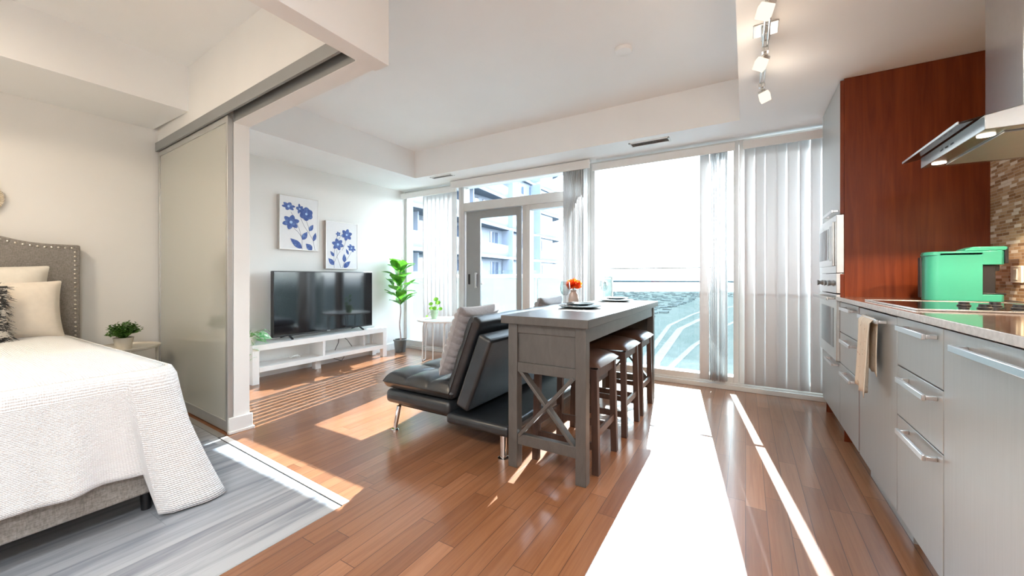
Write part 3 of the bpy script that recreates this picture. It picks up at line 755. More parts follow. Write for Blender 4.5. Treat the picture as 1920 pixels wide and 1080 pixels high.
painting('framed painting of blue flowers, the upper and left one above the television', 2.39, 2.852, 1.395, 2.01, draw1)
painting('framed painting of blue flowers, the lower and right one above the television', 2.952, 3.41, 1.185, 1.785, draw2)

# variegated trailing plant on the near end of the console
c = Vector((-4.30, 2.02, .395))
r = root('potted_plant', tuple(c), 'pale variegated leafy plant on the near end of the television console', 'potted plant')
m = MB(); m.lathe([(.040, 0), (.055, .085), (.050, .085), (.046, .07), (.001, .07)], tuple(c), 26); obj('pot', m, M['white'], r)
m = MB(); rnd = random.Random(11)
for i in range(16):
    a = rnd.uniform(0, 2 * pi); b_ = c + Vector((0, 0, .07)); out = rnd.uniform(.06, .15); q = b_ + Vector((cos(a) * out, sin(a) * out, rnd.uniform(-.01, .06)))
    if i > 12: q = c + Vector((.10, -.03 + .02 * (i - 13), -.03 - .045 * (i - 13)))
    m.tube([b_, (b_ + q) / 2 + Vector((0, 0, .03)), q], .0018, 5, 1)
    leaf(m, q, Vector((cos(a), sin(a), -.1)), (rnd.uniform(-.3, .3), rnd.uniform(-.3, .3), 1), .075, .055, .35, 0, 6, .6)
leaf(m, c + Vector((.08, .03, .09)), (.25, 1, -.05), (.7, 0, .8), .15, .11, .35, 0, 8, .6); leaf(m, c + Vector((.06, .02, .05)), (.35, 1, -.25), (.3, 0, 1), .13, .06, .2, 0, 8, .6)
leaf(m, c + Vector((.06, -.02, .07)), (.9, .5, .15), (0, 0, 1), .09, .06, .3, 0, 8, .6)
obj('foliage', m, [M['leafpale'], M['greenstem']], r)

# fiddle leaf fig
c = Vector((-4.27, 3.985, 0))
r = root('fiddle_leaf_fig', tuple(c), 'tall thin tree with broad bright leaves in a grey pot by the corner window', 'potted plant')
m = MB(); m.lathe([(.072, 0), (.088, .165), (.098, .165), (.098, .185), (.088, .185), (.084, .15), (.001, .15)], tuple(c), 32); obj('pot', m, M['potgrey'], r, bevel=.001)
m = MB(); m.lathe([(.0845, .151), (.001, .156)], tuple(c), 20); obj('soil', m, M['soil'], r)
m = MB(); pth = [c + Vector((.006 * sin(i * 1.1), .006 * cos(i * .8), .15 + i * .06)) for i in range(11)]
m.tube(pth, [.011 - .0003 * i for i in range(11)], 8)
top = pth[-1]
for k, (dx, dy, hh) in enumerate(((-.05, .02, .42), (.035, .01, .62), (-.01, -.03, .5))):
    m.tube([top - Vector((0, 0, .03)), top + Vector((dx * .5, dy * .5, hh * .4)), top + Vector((dx, dy, hh))], [.009, .006, .003], 6)
obj('trunk', m, M['stem'], r)
m = MB(); rnd = random.Random(23)
def fig(p, az, el, L, W, curl=.15):
    d = Vector((cos(az) * cos(el), sin(az) * cos(el), sin(el))); up = Vector((-cos(az) * sin(el), -sin(az) * sin(el), cos(el)))
    leaf(m, p, d, up, L, W, curl, 0, 9, 1.25, .22, .04)
i = 0
for z, R, cnt, L in ((.68, .0, 4, .24), (.75, .0, 5, .29), (.84, .01, 5, .31), (.95, .01, 5, .30), (1.05, .02, 4, .28), (1.15, .03, 4, .26), (1.22, .03, 4, .23)):
    for k in range(cnt):
        az = i * 2.4 + rnd.uniform(-.3, .3); el = rnd.uniform(.35, .95)
        t = (z - .72) / .6; base = Vector((c.x + (.03 * t if k % 2 else -.04 * t), c.y, z)); fig(base, az, el, L * rnd.uniform(.9, 1.15), .155 * rnd.uniform(.85, 1.1), rnd.uniform(.05, .3)); i += 1
m.v = [(x if x > -4.42 else -4.42 - .06 * math.tanh((-4.42 - x) / .06), y if y < 4.10 else 4.10 + .09 * math.tanh((y - 4.10) / .09), z) for x, y, z in m.v]
obj('foliage', m, M['leaf'], r, smooth=50)

# round balcony-side table with looping legs
c = Vector((-3.32, 3.84, 0)); R_ = .34; H_ = .543
r = root('side_table', tuple(c), 'round white table on thin looped legs in front of the left blind', 'side table')
m = MB(); m.lathe([(R_ - .004, H_ - .016), (R_, H_ - .012), (R_, H_), (.01, H_)], tuple(c), 64); obj('tabletop', m, M['white'], r)
for k in range(4):
    a = radians(25 + 90 * k); t = Vector((-sin(a), cos(a), 0)); o_ = Vector((cos(a), sin(a), 0)); hw = .085
    p = []
    rr = .28
    for s_ in (-1, 1):
        pass
    A1 = c + o_ * .20; 
    prof = [(-hw - .03, .0, H_ - .017)]
    pts = [A1 + t * (-.10) + o_ * .0 + Vector((0, 0, H_ - .02)), A1 + t * (-.07) + o_ * .045 + Vector((0, 0, H_ - .045)), A1 + t * (-.065) + o_ * .06 + Vector((0, 0, H_ - .10)), A1 + t * (-.065) + o_ * .07 + Vector((0, 0, .03)),
           A1 + t * (-.05) + o_ * .07 + Vector((0, 0, .008)), A1 + t * .05 + o_ * .07 + Vector((0, 0, .008)), A1 + t * .065 + o_ * .07 + Vector((0, 0, .03)), A1 + t * .065 + o_ * .06 + Vector((0, 0, H_ - .10)),
           A1 + t * .07 + o_ * .045 + Vector((0, 0, H_ - .045)), A1 + t * .10 + Vector((0, 0, H_ - .02))]
    m = MB(); m.tube(pts, .006, 8); obj('leg', m, M['white'], r, smooth=80)
c = Vector((-3.437, 3.785, H_))
r = root('potted_plant', tuple(c), 'small round leaved plant in a sage green pot on the white side table', 'potted plant')
m = MB(); m.lathe([(.034, 0), (.040, .03), (.052, .115), (.047, .115), (.043, .095), (.001, .095)], tuple(c), 28); obj('pot', m, M['potgreen'], r)
m = MB()
for (dx, dy, dz, s_) in ((-.05, -.01, .19, .05), (.0, .03, .25, .055), (.06, .0, .21, .055), (.03, -.03, .14, .05), (.075, .03, .13, .045), (-.10, -.03, .03, .03), (-.07, .03, .05, .03), (-.02, -.04, .14, .045)):
    q = c + Vector((dx, dy, dz)); b_ = c + Vector((dx * .2, dy * .2, .09)); m.tube([b_, (b_ + q) / 2 + Vector((dx * .1, 0, .02)), q], .0016, 5, 1)
    pv = Vector((.35 + dx * 2, -1, .5)).normalized(); sd = pv.cross(Vector((0, 0, 1))).normalized(); uu = sd.cross(pv)
    disc = [q + (sd * cos(2 * pi * i / 14) * s_ * .62 + uu * sin(2 * pi * i / 14) * s_ * .5) for i in range(14)]
    m.add([q + pv * .006] + disc, [(0, 1 + i, 1 + (i + 1) % 14) for i in range(14)], 0)
obj('foliage', m, [M['leafbright'], M['greenstem']], r, smooth=60)
# ------------------------------------------------------------------ futon sofa (end faces the camera)
SY0, SY1 = 1.93, 3.66
r = root('futon_sofa', (-1.75, (SY0 + SY1) / 2, 0), 'black leather click back futon sofa with chrome legs, its back toward the bar table', 'sofa')
def rprism(poly, a, b): m = MB(); m.prism(poly, 'Y', a, b); return m
m = MB(); m.box(-2.225, -1.63, SY0, SY1, .180, .278); obj('seat_base', m, M['leather'], r, bevel=.035, seg=4)
m = MB(); m.box(-2.15, -1.25, SY0 + .06, SY1 - .06, .155, .181); obj('steel_frame', m, M['black'], r, bevel=.004)
m = MB(); m.box(-1.66, -1.185, SY0, SY1, .135, .205); obj('rear_platform', m, M['leather'], r, bevel=.025, seg=4)
# padded seat cushion with stitched tufting
def pad(x0, x1, z0, z1, y0, y1, dome, nx, ny, seamx, seamy, edge=.05):
    m = MB()
    def prof(a, lo, hi, e):
        return max(0.0, 1 - max(0, (lo + e - a) / e) ** 2.4) if a < lo + e else (max(0.0, 1 - max(0, (a - hi + e) / e) ** 2.4) if a > hi - e else 1.0)
    for top in (1, 0):
        def fn(u, v, top=top):
            x = x0 + (x1 - x0) * u; y = y0 + (y1 - y0) * v
            e = (prof(x, x0, x1, edge) * prof(y, y0, y1, edge)) ** .5
            zc = (z0 + z1) / 2
            if top:
                z = zc + (z1 - zc) * e + dome * e * abs(sin(pi * (u * seamx))) ** .5 * abs(sin(pi * (v * seamy))) ** .5
            else: z = zc - (zc - z0) * e
            return (x, y, z)
        m.grid(fn, nx, ny)
        if not top: k = nx * ny; m.f[-k:] = [f[::-1] for f in m.f[-k:]]
    return m
m = pad(-2.245, -1.60, .285, .375, SY0 - .005, SY1 + .005, .035, 48, 90, 3, 5); obj('seat_cushion', m, M['leather'], r, smooth=70)
# reclined back: cushion and rear slab, built flat then tilted
def tilt(m, ox, oz, ang):
    R = Matrix.Translation((ox, 0, oz)) @ Matrix.Rotation(-ang, 4, 'Y'); m.v = [tuple(R @ Vector(v)) for v in m.v]; return m
ang = radians(68.5)       # angle above horizontal, leaning away from the seat
m = pad(0, .575, .0, .085, SY0, SY1, .03, 44, 90, 3, 5)
tilt(m, -1.60, .282, ang); obj('back_cushion', m, M['leather'], r, smooth=70)
m = MB(); m.box(0.0, .50, SY0, SY1, -.105, -.004); tilt(m, -1.585, .272, ang); obj('back_slab', m, M['leather'], r, bevel=.02, seg=4)
# welt piping around the cushions' near ends
m = MB()
def wl(pts): m.tube([Vector(p) for p in pts], .0035, 6)
Rt = Matrix.Translation((-1.60, 0, .282)) @ Matrix.Rotation(-ang, 4, 'Y')
for yy in (SY0 - .004, SY1 + .004):
    wl([(-2.20, yy, .33), (-2.0, yy, .333), (-1.8, yy, .333), (-1.62, yy, .33)]); wl([Rt @ Vector((t, yy, .044)) for t in (.03, .2, .4, .54)])
obj('piping', m, M['black'], r)
m = MB(); m.tube([(-2.10, SY0 + .02, .17), (-2.12, SY0 - .0, .02)], .016, 16); m.lathe([(.026, 0), (.026, .008), (.02, .014)], (-2.121, SY0, 0), 20)
lg = obj('leg', m, M['chrome'], r, label='slanted chrome leg')
for (x, y) in ((-1.235, SY0 + .03), (-1.235, SY1 - .06)):
    m = MB(); m.tube([(x, y, .01), (x, y, .14)], .021, 20); m.lathe([(.034, 0), (.034, .008), (.024, .014)], (x, y, 0), 24); obj('leg', m, M['chrome'], r)
m = MB(); m.tube([(-2.10, SY1 - .04, .17), (-2.12, SY1 - .02, .02)], .016, 16); m.lathe([(.026, 0), (.026, .008), (.02, .014)], (-2.121, SY1 - .02, 0), 20); obj('leg', m, M['chrome'], r)
def plush(label, c, rz, lean, w=.46, h=.50):
    m = cushion(w, h, .15, nu=30, nv=90, rib=.020, ribn=10)
    R = Matrix.Translation(c) @ Matrix.Rotation(-lean, 4, 'Y') @ Matrix.Rotation(pi / 2 + rz, 4, 'Z') @ Matrix.Rotation(0, 4, 'Y')
    place(m, R); o = obj('throw_pillow', m, M['plush'], loc=c, smooth=80); props(o, label, 'pillow', 'ribbed grey plush pillows on the sofa')
plush('ribbed grey plush pillow at the near end of the black sofa', (-1.66, 2.20, .655), 0, -radians(21))
plush('ribbed grey plush pillow at the far end of the sofa, behind the bar table', (-1.64, 3.30, .665), 0, -radians(21))

# ------------------------------------------------------------------ bar table
X0, X1, Y0, Y1 = -1.165, -.70, 1.90, 3.655; LG = .058; ZB = .817; ZTb = .862
r = root('bar_table', ((X0 + X1) / 2, (Y0 + Y1) / 2, 0), 'long narrow grey wood bar table with X braced ends', 'table')
m = MB(); m.box(X0 - .035, X1 + .022, Y0 - .025, Y1 + .04, ZB, ZTb); obj('tabletop', m, M['greywood'], r, bevel=.003)
for (x, y) in ((X0, Y0), (X1 - LG, Y0), (X0, Y1 - LG), (X1 - LG, Y1 - LG)):
    m = MB(); m.box(x, x + LG, y, y + LG, 0, ZB); obj('leg', m, M['greywood'], r, bevel=.003)
for (ya, yb) in ((Y0, Y0 + .05), (Y1 - .05, Y1)):
    m = MB(); m.box(X0 + LG, X1 - LG, ya + .008, yb - .012, .765, ZB); obj('end_rail', m, M['greywood'], r, bevel=.002)
    m = MB(); m.box(X0 + LG, X1 - LG, ya + .016, yb - .018, .60, .765); obj('end_panel', m, M['greywood'], r, bevel=.001)
    m = MB(); m.box(X0 + LG, X1 - LG, ya + .006, yb - .010, .545, .60); obj('end_rail', m, M['greywood'], r, bevel=.002)
    m = MB(); m.box(X0 + LG, X1 - LG, ya + .006, yb - .010, .135, .195); obj('end_rail', m, M['greywood'], r, bevel=.002)
    ym = (ya + yb) / 2
    m = MB(); m.beam((X0 + LG + .012, ym - .008, .188), (X1 - LG - .012, ym - .008, .552), .018, .045, up=(0, 1, 0)); 
    b1 = m; v = m.v; obj('cross_brace', m, M['greywood'], r, bevel=.002)
    m = MB(); m.beam((X0 + LG + .012, ym + .006, .552), (X1 - LG - .012, ym + .006, .188), .018, .045, up=(0, 1, 0)); obj('cross_brace', m, M['greywood'], r, bevel=.002)
m = MB(); m.box(X1 - .030, X1 - .008, Y0 + LG, Y1 - LG, .735, ZB); obj('apron', m, M['greywood'], r, bevel=.002)
m = MB(); m.box(X0 + .008, X0 + .030, Y0 + LG, Y1 - LG, .56, ZB); obj('back_panel', m, M['greywood'], r, bevel=.002)
# stools
def stool():
    r = root('bar_stool', (0, 0, 0), '', 'stool', 'backless stools under the bar table')
    w, dd, H = .185, .172, .575
    for sx in (-1, 1):
        for sy in (-1, 1):
            m = MB(); a, c = sx * w, sy * dd; t = .019
            m.prism([(a - t, c - t), (a + t, c - t), (a + t, c + t), (a - t, c + t)], 'Z', 0, H)
            m.v = [(x * (1 - .06 * z / H), y * (1 - .04 * z / H), z) for x, y, z in m.v]
            obj('leg', m, M['espresso'], r, bevel=.002)
    m = MB()
    for sy in (-1, 1): m.box(-w + .015, w - .015, sy * (dd - .008) - .009, sy * (dd - .008) + .009, H - .055, H)
    for sx in (-1, 1): m.box(sx * (w - .010) - .009, sx * (w - .010) + .009, -dd + .015, dd - .015, H - .055, H)
    obj('apron', m, M['espresso'], r, bevel=.001)
    for (sy, z) in ((-1, .15), (1, .15)):
        m = MB(); m.box(-w + .015, w - .015, sy * (dd - .001) - .008, sy * (dd - .001) + .008, z - .02, z + .02); obj('stretcher', m, M['espresso'], r, bevel=.001)
    for (sx, z) in ((-1, .215), (1, .215)):
        m = MB(); m.box(sx * (w - .003) - .008, sx * (w - .003) + .008, -dd + .015, dd - .015, z - .02, z + .02); obj('stretcher', m, M['espresso'], r, bevel=.001)
    # saddle cushion: higher at both long ends, dipping in the middle
    m = MB(); W, D = .215, .195
    for top in (1, 0):
        def fn(u, v, top=top):
            a, c = 2 * u - 1, 2 * v - 1; e = (max(0, 1 - abs(a) ** 5) * max(0, 1 - abs(c) ** 5)) ** .5
            x, y = a * W * (1 - .03 * c * c), c * D * (1 - .03 * a * a)
            base = H + .022 * (a * a) * .0
            return (x, y, H + .012 + (.058 * e * (1 - .25 * a * a - .2 * c * c) if top else -.012 * e))
        m.grid(fn, 24, 24)
        if not top: m.f[-576:] = [f[::-1] for f in m.f[-576:]]
    obj('seat', m, M['brownleather'], r, smooth=70)
    return r
st = stool(); labs = ['brown leather topped dark wood stool, the nearest of three under the bar table', 'brown leather topped dark wood stool, the middle of three under the bar table', 'brown leather topped dark wood stool, the farthest of three, by the window']
sx = -.885
for i, y in enumerate((2.235, 2.815, 3.30)):
    if i == 0: st.location = (sx, y, 0); st['label'] = labs[0]
    else: dup(st, (sx, y, 0), label=labs[i])

# place settings
def disc_plate(R): return [(R * .55, 0), (R * .62, .002), (R * .97, .014), (R, .016), (R * .995, .018), (R * .94, .016), (R * .62, .006), (.001, .005)]
def plate(R, x, y, z, label):
    r = root('plate', (x, y, z), label, 'plate', 'slate blue plates on the bar table')
    m = MB(); m.lathe(disc_plate(R), (x, y, z), 48); obj('dish', m, M['plate'], r, smooth=60)
    m = MB(); m.lathe([(R * .955, .0168), (R * .995, .0183), (R, .0165)], (x, y, z), 48, cap=False); obj('rim', m, M['platerim'], r, smooth=60, label='pale rim')
plate(.155, -1.0, 2.60, ZTb, 'large dark blue dinner plate of the nearer setting on the bar table')
plate(.108, -1.0, 2.605, ZTb + .0175, 'small dark blue plate stacked on the nearer dinner plate')
plate(.155, -1.0, 3.47, ZTb, 'large dark blue dinner plate of the farther setting by the window')
plate(.108, -1.0, 3.475, ZTb + .0175, 'small dark blue plate stacked on the farther dinner plate')
def cutlery(kind):
    m = MB(); z = .003
    def strip(pts, h=.002):
        n = len(pts); poly = [(x, w) for x, w in pts] + [(x, -w) for x, w in pts[::-1]]; m.prism(poly, 'Z', z - h / 2, z + h / 2)
    if kind == 'fork':
        strip([(0, .004), (.03, .005), (.09, .003), (.125, .003), (.135, .010), (.155, .011)])
        for k in range(4): y = -.0095 + k * .0063; m.box(.154, .195, y - .0013, y + .0013, z - .001, z + .001)
    elif kind == 'spoon':
        strip([(0, .004), (.03, .005), (.09, .003), (.135, .003), (.145, .012), (.165, .018), (.185, .012), (.195, .002)])
    else:
        strip([(0, .006), (.06, .006), (.09, .005), (.095, .009), (.17, .009), (.20, .002)])
    return m
def cut(kind, x, y, a, label):
    m = cutlery(kind); R = Matrix.Translation((x, y, ZTb + .001)) @ Matrix.Rotation(a, 4, 'Z'); place(m, R)
    o = obj(kind, m, M['chrome'], loc=(x, y, ZTb), bevel=.0005); props(o, label, kind, 'cutlery on the bar table')
for (y, wd) in ((2.60, 'nearer'), (3.47, 'farther')):
    cut('fork', -.93, y - .205, radians(176), 'silver fork on the near side of the %s plates' % wd)
    cut('spoon', -.90, y - .175, radians(178), 'silver spoon tight against the near side of the %s plates' % wd)
    cut('knife', -.90, y + (.180 if wd == 'nearer' else .165), radians(178), 'silver knife on the window side of the %s plates' % wd)
def wine(x, y, label):
    r = root('wine_glass', (x, y, ZTb), label, 'wine glass', 'stemmed wine glasses on the bar table')
    m = MB(); m.lathe([(.001, .083), (.012, .085), (.028, .098), (.037, .120), (.037, .145), (.031, .185), (.0300, .1855), (.0355, .146), (.0355, .121), (.0265, .100), (.011, .088), (.001, .086)], (x, y, ZTb), 36)
    obj('bowl', m, M['wineglass'], r, smooth=60)
    m = MB(); m.lathe([(.033, 0), (.033, .0015), (.012, .004), (.0035, .012), (.003, .05), (.0045, .083)], (x, y, ZTb), 24); obj('stem', m, M['wineglass'], r, smooth=60)
wine(-1.13, 2.62 + .02, 'clear wine glass behind the nearer plates beside the orange flower')
wine(-1.14, 3.56, 'clear wine glass behind the farther plates by the window')
x, y = -1.13, 2.80
r = root('flower_vase', (x, y, ZTb), 'small pinkish ribbed vase behind the nearer plates', 'vase')
m = MB(); m.lathe([(.034, 0), (.038, .01), (.040, .05), (.034, .085), (.022, .105), (.024, .118), (.021, .118), (.019, .105), (.001, .10)], (x, y, ZTb), 40); obj('vase_body', m, M['vase'], r)
r2 = root('flower', (x, y, ZTb + .11), 'bright orange ruffled flower bloom standing in the small vase', 'flower')
m = MB(); m.tube([(x, y, ZTb + .102), (x, y, ZTb + .15)], .003, 6); obj('stem', m, M['greenstem'], r2)
m = MB(); rnd = random.Random(9); cc = Vector((x, y, ZTb + .155))
for i in range(90):
    a = rnd.uniform(0, 2 * pi); el = math.asin(rnd.uniform(-.45, .98)); d = Vector((cos(a) * cos(el), sin(a) * cos(el), sin(el)))
    up = Vector((rnd.uniform(-1, 1), rnd.uniform(-1, 1), rnd.uniform(-1, 1)))
    leaf(m, cc + d * .004, d, up, rnd.uniform(.045, .062), rnd.uniform(.028, .038), rnd.uniform(-.3, .4), 0, 5, 1.3, .4, .08)
obj('bloom', m, M['orange'], r2)

# ------------------------------------------------------------------ kitchen run
XF_ = .534
def front(name, r, y0, y1, z0, z1, handle=None, mat='front', hl=.34):
    m = MB(); m.box(XF_, XF_ + .02, y0 + .0015, y1 - .0015, z0 + .0015, z1 - .0015); d = obj(name, m, M[mat], r, bevel=.0015)
    if handle is not None:
        ya, yb, z = handle; m = MB()
        m.box(XF_ - .038, XF_ - .028, ya, yb, z - .010, z + .010); m.box(XF_ - .028, XF_, ya, ya + .012, z - .007, z + .007); m.box(XF_ - .028, XF_, yb - .012, yb, z - .007, z + .007)
        obj('handle', m, M['handle'], d, bevel=.002)
    return d
def base(label, y0, y1, fronts, name='base_cabinet', grp='grey fronted base cabinets'):
    r = root(name, (.86, (y0 + y1) / 2, 0), label, 'cabinet', grp)
    m = MB(); m.box(XF_ + .021, 1.195, y0 + .001, y1 - .001, .11, .918); obj('carcass', m, M['cherry'], r)
    m = MB(); m.box(XF_ + .07, XF_ + .085, y0, y1, 0, .11); obj('toe_kick', m, M['front'], r)
    for f in fronts: front(*((f[0], r) + f[1:]))
    return r
base('narrow three drawer grey cabinet left of the tea towel', 2.822, 3.312, [('drawer', 2.822, 3.312, .722, .918, (2.86, 3.12, .886)), ('drawer', 2.822, 3.312, .519, .720, (2.86, 3.12, .686)), ('drawer', 2.822, 3.312, .115, .517, (2.86, 3.12, .486))])
base('three drawer grey cabinet between the tea towel and the wide drawers', 1.750, 2.186, [('drawer', 1.750, 2.186, .722, .918, (1.79, 2.06, .884)), ('drawer', 1.750, 2.186, .519, .720, (1.79, 2.06, .684)), ('drawer', 1.750, 2.186, .115, .517, (1.79, 2.06, .486))])
base('wide grey cabinet at the right edge of the photo', .85, 1.747, [('door', .85, 1.747, .115, .918, (1.15, 1.60, .877))])
r = root('dishwasher', (.86, 2.49, 0), 'integrated grey dishwasher panel with the tea towel hanging on its handle', 'dishwasher')
m = MB(); m.box(XF_ + .021, 1.195, 2.20, 2.808, .11, .918); obj('body', m, M['dark'], r)
m = MB(); m.box(XF_ + .05, XF_ + .065, 2.19, 2.82, 0, .11); obj('toe_kick', m, M['front'], r)
front('door_panel', r, 2.188, 2.800, .115, .915, (2.32, 2.66, .880))
m = MB(); m.box(XF_ + .002, XF_ + .02, 2.8035, 2.8185, .13, .915); obj('side_edge', m, M['cherry'], r)
# tea towel folded over the handle
m = MB(); NU, NVv = 26, 30
def tw(u, v):
    y = 2.36 + .215 * u; L = .37 * (1 - .12 * u)
    s = v * 2 - 1                       # -1 back, 0 over bar, 1 front
    hz = .892 - abs(s) * L * (1.0 if s > 0 else .72)
    xx = XF_ - .033 - (.013 if s > 0 else -.012) * min(1, abs(s) * 14)
    f = abs(s) ** .6
    xx -= (.010 * sin(u * 19 + .5) * f + .005 * sin(u * 41 + 2)) * (1 if s > 0 else .25) + (.012 * f if s > 0 else 0)
    y += .012 * sin(v * 7) * f - .02 * f * (u - .5)
    return (xx, y, hz + .008 * sin(u * 9) * f)
m.grid(tw, NU, NVv); o = obj('tea_towel', m, M['towel'], loc=(XF_ - .035, 2.46, .89), smooth=80, solid=.003)
props(o, 'cream patterned tea towel draped over the dishwasher handle', 'towel')
# worktop with ceramic hob let in
m = MB(); m.box(.512, 1.2, .86, 3.313, .926, .952); o = obj('countertop', m, [M['granite'], M['counteredge']], loc=(.86, 1.7, .92), bevel=.002)
for p in o.data.polygons:
    if abs(p.normal.x) > .9: p.material_index = 1
props(o, 'long dark brown stone worktop with pale front edge', 'countertop')
r = root('cooktop', (.80, 2.44, .952), 'black glass cooktop with steel edge set in the worktop', 'cooktop')
m = MB(); m.box(.566, 1.07, 2.075, 2.805, .9525, .957); obj('glass_plate', m, M['cooktop'], r, bevel=.001)
m = MB(); 
for (a, c, d_, e) in ((.558, .566, 2.067, 2.813), (1.07, 1.078, 2.067, 2.813), (.566, 1.07, 2.067, 2.075), (.566, 1.07, 2.805, 2.813)): m.box(a, c, d_, e, .9525, .9595)
obj('steel_edge', m, M['steel'], r, bevel=.001)
for i in range(4):
    m = MB(); xk, yk = ((.80, 2.42), (.80, 2.25), (.90, 2.45), (.90, 2.28))[i]; m.lathe([(.021, 0), (.021, .004), (.017, .006), (.016, .017), (.001, .018)], (xk, yk, .957), 24); obj('control_knob', m, M['black'], r)
# coffee maker
prof = [(.842, .955), (1.115, .955), (1.128, .968), (1.128, .990), (1.045, .990), (1.045, 1.143), (1.128, 1.143), (1.128, 1.215), (1.10, 1.222), (.842, 1.217)]
r = root('coffee_maker', (.98, 3.03, .952), 'turquoise capsule coffee maker at the end of the worktop', 'coffee maker')
plan = [(1.05, 3.09)] + [(.885 + .04 * cos(t), 3.05 + .04 * sin(t)) for t in [pi / 2 + i * pi / 16 for i in range(9)]] + [(.895 + .05 * cos(t), 3.02 + .05 * sin(t)) for t in [pi + i * pi / 16 for i in range(9)]] + [(1.05, 2.97)]
m = MB(); m.prism(plan, 'Z', .953, 1.216)
hd = [(1.045, 2.97), (1.045, 3.09), (1.115, 3.09), (1.128, 3.075), (1.128, 2.985), (1.115, 2.97)]
m.prism(hd[::-1], 'Z', 1.143, 1.216); m.prism(hd[::-1], 'Z', .953, .990)
obj('housing', m, M['turq'], r, bevel=.003, seg=2, smooth=40)
m = MB(); m.prism([(x * 1.0 - (.004 if x < 1 else 0), y) for x, y in plan], 'Z', 1.196, 1.207); obj('seam_band', m, M['turq'], r, bevel=.001)
m = MB(); m.prism([(.985, 1.2165), (1.13, 1.2165), (1.137, 1.224), (1.135, 1.236), (1.02, 1.238), (.99, 1.226)], 'Y', 2.975, 3.085); obj('lever_lid', m, M['turq'], r, bevel=.003)
m = MB(); m.box(1.046, 1.10, 2.985, 3.075, .991, 1.142); m.box(1.10, 1.12, 3.0, 3.06, 1.11, 1.142); obj('brew_recess', m, M['black'], r, bevel=.004)
m = MB(); m.box(.838, .86, 3.045, 3.082, .965, 1.19); obj('water_tank', m, M['dark'], r, bevel=.004)
m = MB(); m.box(1.128, 1.142, 2.98, 3.08, 1.15, 1.235); obj('front_cap', m, M['black'], r, bevel=.003)
m = MB(); m.box(1.05, 1.135, 2.98, 3.08, .9905, .998); obj('drip_tray', m, M['black'], r, bevel=.003)
m = MB(); m.box(1.19, 1.2, 3.0 , 3.095, 1.05, 1.137); 
r = root('switch_plate', (1.2, 3.05, 1.09), 'ivory wall switch plate on the mosaic tiles beside the coffee maker', 'switch plate')
obj('cover_plate', m, M['outlet'], r, bevel=.003)
m = MB(); m.box(1.186, 1.19, 3.03, 3.062, 1.065, 1.122); obj('rocker', m, M['outlet'], r, bevel=.002)
# tall oven housing
TY0, TY1 = 3.315, 3.985
r = root('tall_cabinet', (.86, 3.65, 0), 'tall cherry sided cabinet with grey doors housing the oven', 'cabinet')
m = MB(); m.box(.556, 1.2, TY0, TY0 + .02, 0, 2.383); obj('side_panel', m, M['cherry'], r, bevel=.001)
m = MB(); m.box(.556, 1.2, TY1 - .02, TY1, 0, 2.383); obj('side_panel', m, M['cherry'], r, bevel=.001)
m = MB(); m.box(.556, 1.2, TY0 + .02, TY1 - .02, .09, .515); m.box(.556, 1.2, TY0 + .02, TY1 - .02, 1.495, 2.383); obj('carcass', m, M['cherry'], r)
m = MB(); m.box(XF_ + .07, XF_ + .085, TY0, TY1, 0, .11); obj('toe_kick', m, M['front'], r)
m = MB(); m.box(.5352, .5545, TY0 - .0005, TY0 + .0008, 1.495, 2.372); m.box(.5352, .5545, TY0 - .0005, TY0 + .0008, .115, 1.10); obj('door_edge', m, M['cherry'], r)
front('upper_door', r, TY0 + .001, TY1, 1.495, 2.372, (3.36, 3.70, 1.523))
front('drawer', r, TY0 + .001, TY1, .115, .515, (3.37, 3.66, .487))
OX0 = .515
r = root('microwave', (.83, 3.65, 1.3), 'built in steel microwave above the oven', 'microwave')
m = MB(); m.box(.56, 1.15, TY0 + .03, TY1 - .03, 1.105, 1.49); obj('body', m, M['dark'], r)
m = MB(); m.box(OX0, .556, TY0, TY1, 1.107, 1.493); obj('surround', m, M['steel'], r, bevel=.003)
m = MB(); m.box(OX0 - .012, OX0, TY0 + .06, TY1 - .06, 1.155, 1.455); d = obj('door', m, M['steel'], r, bevel=.003)
m = MB(); m.box(OX0 - .0135, OX0 - .012, TY0 + .20, TY1 - .09, 1.20, 1.42); obj('window', m, M['cooktop'], d)
m = MB(); m.box(OX0 - .014, OX0 - .012, TY0 + .08, TY0 + .15, 1.19, 1.43); obj('control_panel', m, M['alu'], r)
r = root('oven', (.83, 3.65, .75), 'built in steel wall oven with bar handle and dark knobs below the microwave', 'oven')
m = MB(); m.box(.56, 1.15, TY0 + .03, TY1 - .03, .52, 1.10); obj('body', m, M['dark'], r)
m = MB(); m.box(OX0, .556, TY0 + .002, TY1 - .002, .972, 1.104); obj('control_panel', m, M['steel'], r, bevel=.002)
m = MB(); m.box(OX0, .556, TY0 + .002, TY1 - .002, .522, .965); d = obj('door', m, M['steel'], r, bevel=.002)
m = MB(); m.box(OX0 - .0015, OX0, TY0 + .10, TY1 - .10, .60, .87); obj('window', m, M['cooktop'], d)
m = MB(); m.box(OX0 - .050, OX0 - .036, TY0 + .02, TY1 - .06, .925, .948); m.box(OX0 - .04, OX0, TY0 + .05, TY0 + .07, .93, .944); m.box(OX0 - .04, OX0, TY1 - .10, TY1 - .08, .93, .944)
obj('handle', m, M['steel'], d, bevel=.003)
for y in (3.41, 3.55, 3.85):
    m = MB(); m.lathe([(.022, 0), (.018, .006), (.012, .014), (.018, .024), (.021, .032), (.001, .034)], (0, 0, 0), 20); m.v = [(OX0 - v[2], y + v[0], 1.038 + v[1]) for v in m.v]
    obj('knob', m, M['alud'], r)
